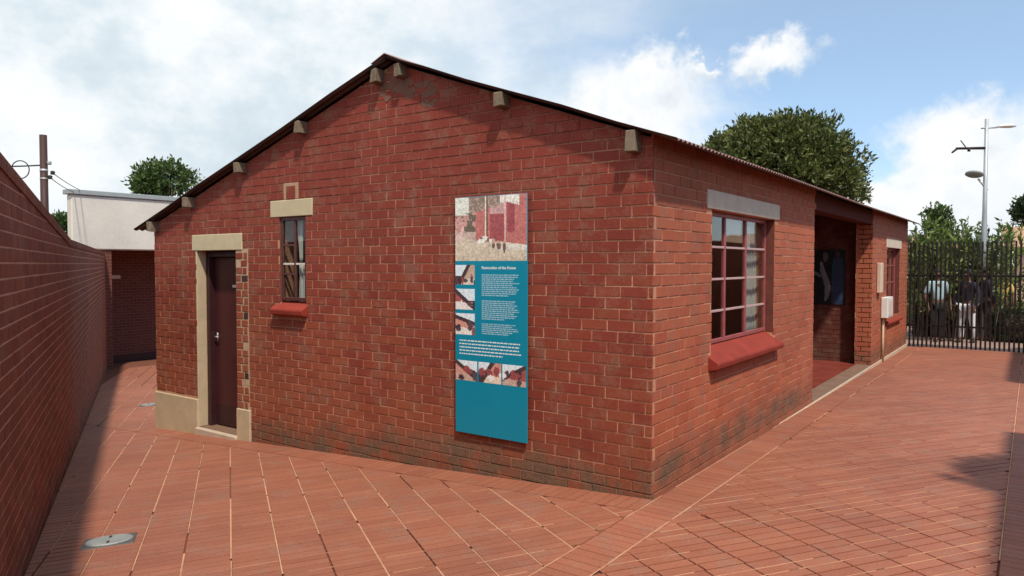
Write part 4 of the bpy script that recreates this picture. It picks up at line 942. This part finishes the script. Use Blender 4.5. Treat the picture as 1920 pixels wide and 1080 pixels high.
wire('overhead_cable', Vector((PB.x, PB.y, 3.26)) + A2 * .11, at(158, 364, 21.0), .08, 'lower cable dropping right from the pole to the outbuilding')
mb = MB(); cc = at(38, 318, 12.6)
mb.tube([cc + A * (.155 * math.cos(a)) + Vector((0, 0, .155 * math.sin(a))) for a in np.linspace(-1.6, 2.9, 26)], .010, 5)
mb.build('cable_loop', M['black'], None, True, label='hanging loop of slack cable left of the utility pole', category='cable')

# ------------------------------------------------------------------ people behind the fence
def skin_mesh(name, verts, edges, radii, mat, parent, root_i=0):
    me = bpy.data.meshes.new(name); me.from_pydata(verts, edges, []); me.materials.append(mat); o = bpy.data.objects.new(name, me)
    put(o, parent); md = o.modifiers.new('skin', 'SKIN')
    if not me.skin_vertices:
        bm = bmesh.new(); bm.from_mesh(me); bm.verts.layers.skin.verify(); bm.to_mesh(me); bm.free()
    for i, r in enumerate(radii):
        rr = r if isinstance(r, tuple) else (r, r); me.skin_vertices[0].data[i].radius = rr
    me.skin_vertices[0].data[root_i].use_root = True
    md.use_smooth_shade = True; o.modifiers.new('sub', 'SUBSURF').levels = 1; o.modifiers['sub'].render_levels = 2
    return o
SKIN = plain('brown skin', (0.13, 0.065, 0.04), 0.55, .06, 9); HAIR = plain('black hair', (0.012, 0.01, 0.01), 0.8, .1, 30)
def cloth(name, c): return plain(name, c, .9, .08, 7, 0, .2)
def person(loc, rz, h, top, bottom, label, stride=.1, arm=(.05, .1), long=False):
    s = h / 1.75; root = thing('person', loc, label, 'person'); root.rotation_euler = (0, 0, rz); WORLD[root.name] = Matrix()
    T = lambda x, y, z: (x * s, y * s, z * s)
    V, E, Rr = [], [], []
    def add(p, r, par=None):
        V.append(T(*p)); Rr.append((r[0] * s, r[1] * s) if isinstance(r, tuple) else r * s)
        if par is not None: E.append((par, len(V) - 1))
        return len(V) - 1
    pel = add((0, 0, .95), (.145, .105)); wst = add((0, .01, 1.12), (.125, .095), pel); chs = add((0, 0, 1.32), (.155, .11), wst); nkb = add((0, .005, 1.47), (.075, .07), chs); nck = add((0, -.01, 1.53), .052, nkb)
    hd0 = add((0, -.02, 1.60), (.072, .085), nck); add((0, -.02, 1.70), (.075, .092), hd0)
    for sx, st in ((-1, stride), (1, -stride)):
        hip = add((sx * .095, 0, .88), .088, pel); kn = add((sx * .10, -st * .6 - .02, .49), .058, hip); an = add((sx * .10, st * -1.0 + .03, .09), .038, kn); hl = add((sx * .10, st * -1.0, .045), .036, an); add((sx * .115, st * -1.0 - .15, .035), (.036, .026), hl)
        sh = add((sx * .175, 0, 1.42), .058, chs); el = add((sx * (.22 + arm[0]), .03, 1.14), .043, sh); wr = add((sx * (.21 + arm[0]), -arm[1], .90), .028, el); pm = add((sx * (.205 + arm[0]), -arm[1] - .02, .83), (.032, .016), wr)
        for k in range(4): f1 = add((sx * (.205 + arm[0]) + (k - 1.5) * .006, -arm[1] - .045 + .018 * k, .765), .0085, pm); add((sx * (.20 + arm[0]) + (k - 1.5) * .005, -arm[1] - .055 + .018 * k, .725 + .006 * abs(k - 1.4)), .0075, f1)
        th = add((sx * (.195 + arm[0]), -arm[1] - .055, .80), .0095, pm); add((sx * (.195 + arm[0]), -arm[1] - .075, .765), .008, th)
    skin_mesh('body', V, E, Rr, SKIN, root)
    def part(name, idx, grow, mat):
        mp = {i: k for k, i in enumerate(idx)}; ee = [(mp[a], mp[b]) for a, b in E if a in mp and b in mp]
        skin_mesh(name, [V[i] for i in idx], ee, [tuple(q + grow * s for q in Rr[i]) if isinstance(Rr[i], tuple) else Rr[i] + grow * s for i in idx], mat, root)
    step = 20 if False else None
    # vertex numbers: trunk 0-6, then per side hip, knee, ankle, heel, toe, shoulder, elbow, wrist, palm, fingers
    nside = (len(V) - 7) // 2; a, b = 7, 7 + nside
    part('top', [0, 1, 2, 3, a + 5, a + 6, b + 5, b + 6] + ([a + 7, b + 7] if long else []), .014, top)
    part('trousers', [0, a, a + 1, a + 2, b, b + 1, b + 2], .016, bottom)
    part('shoes', [a + 3, a + 4], .012, M['black']); part('shoes', [b + 3, b + 4], .012, M['black'])
    mb = MB(); mb.lathe([(.001, .10), (.05, .088), (.082, .045), (.092, 0), (.086, -.035)], (0, .012, 1.70), 14); mb.v = [T(*p) for p in mb.v]; mb.build('hair', HAIR, root, True)
    mb = MB(); mb.add([T(-.012, -.105, 1.655), T(.012, -.105, 1.655), T(0, -.128, 1.648), T(0, -.105, 1.69)], [(0, 1, 2), (0, 2, 3), (1, 3, 2)]); mb.build('nose', SKIN, root)
    for ex in (-.03, .03):
        mb = MB(); mb.lathe([(.001, -.008), (.009, -.004), (.009, .004), (.001, .008)], (ex, -.108, 1.685), 8); mb.v = [T(*p) for p in mb.v]; mb.build('eye', M['black'], root, True)
        mb = MB(); mb.lathe([(.001, -.03), (.016, -.01), (.016, .012), (.001, .03)], (ex * 2.75, -.005, 1.675), 8); mb.v = [T(*p) for p in mb.v]; mb.build('ear', SKIN, root, True)
    mb = MB(); mb.box((-.022, -.112, 1.617), (.022, -.104, 1.624)); mb.v = [T(*p) for p in mb.v]; mb.build('mouth', plain('lips', (.09, .03, .025), .5, .05, 9), root)
def pers(px, dep, *a, **k):
    p = at(px, 600, dep); person((p.x, p.y, -.135), *a, **k)
pers(1757, 16.9, .5, 1.68, cloth('pale blue shirt', (.35, .48, .52)), cloth('black trousers', (.015, .015, .018)), 'person in pale blue shirt and black trousers behind the fence')
pers(1814, 16.6, -.6, 1.66, cloth('navy jacket', (.018, .018, .035)), cloth('white trousers', (.68, .68, .70)), 'person in navy jacket and white trousers behind the fence left of the lamp post', long=True)
pers(1843, 17.0, 2.4, 1.72, cloth('dark violet coat', (.022, .018, .03)), cloth('charcoal trousers', (.025, .022, .025)), 'person in dark coat and charcoal trousers behind the fence at the lamp post', .06, (.03, .05), True)
pers(1876, 17.6, .2, 1.66, cloth('yellow shirt', (.60, .42, .12)), cloth('brown skirt trousers', (.07, .045, .03)), 'person in yellow shirt behind the fence right of the lamp post')
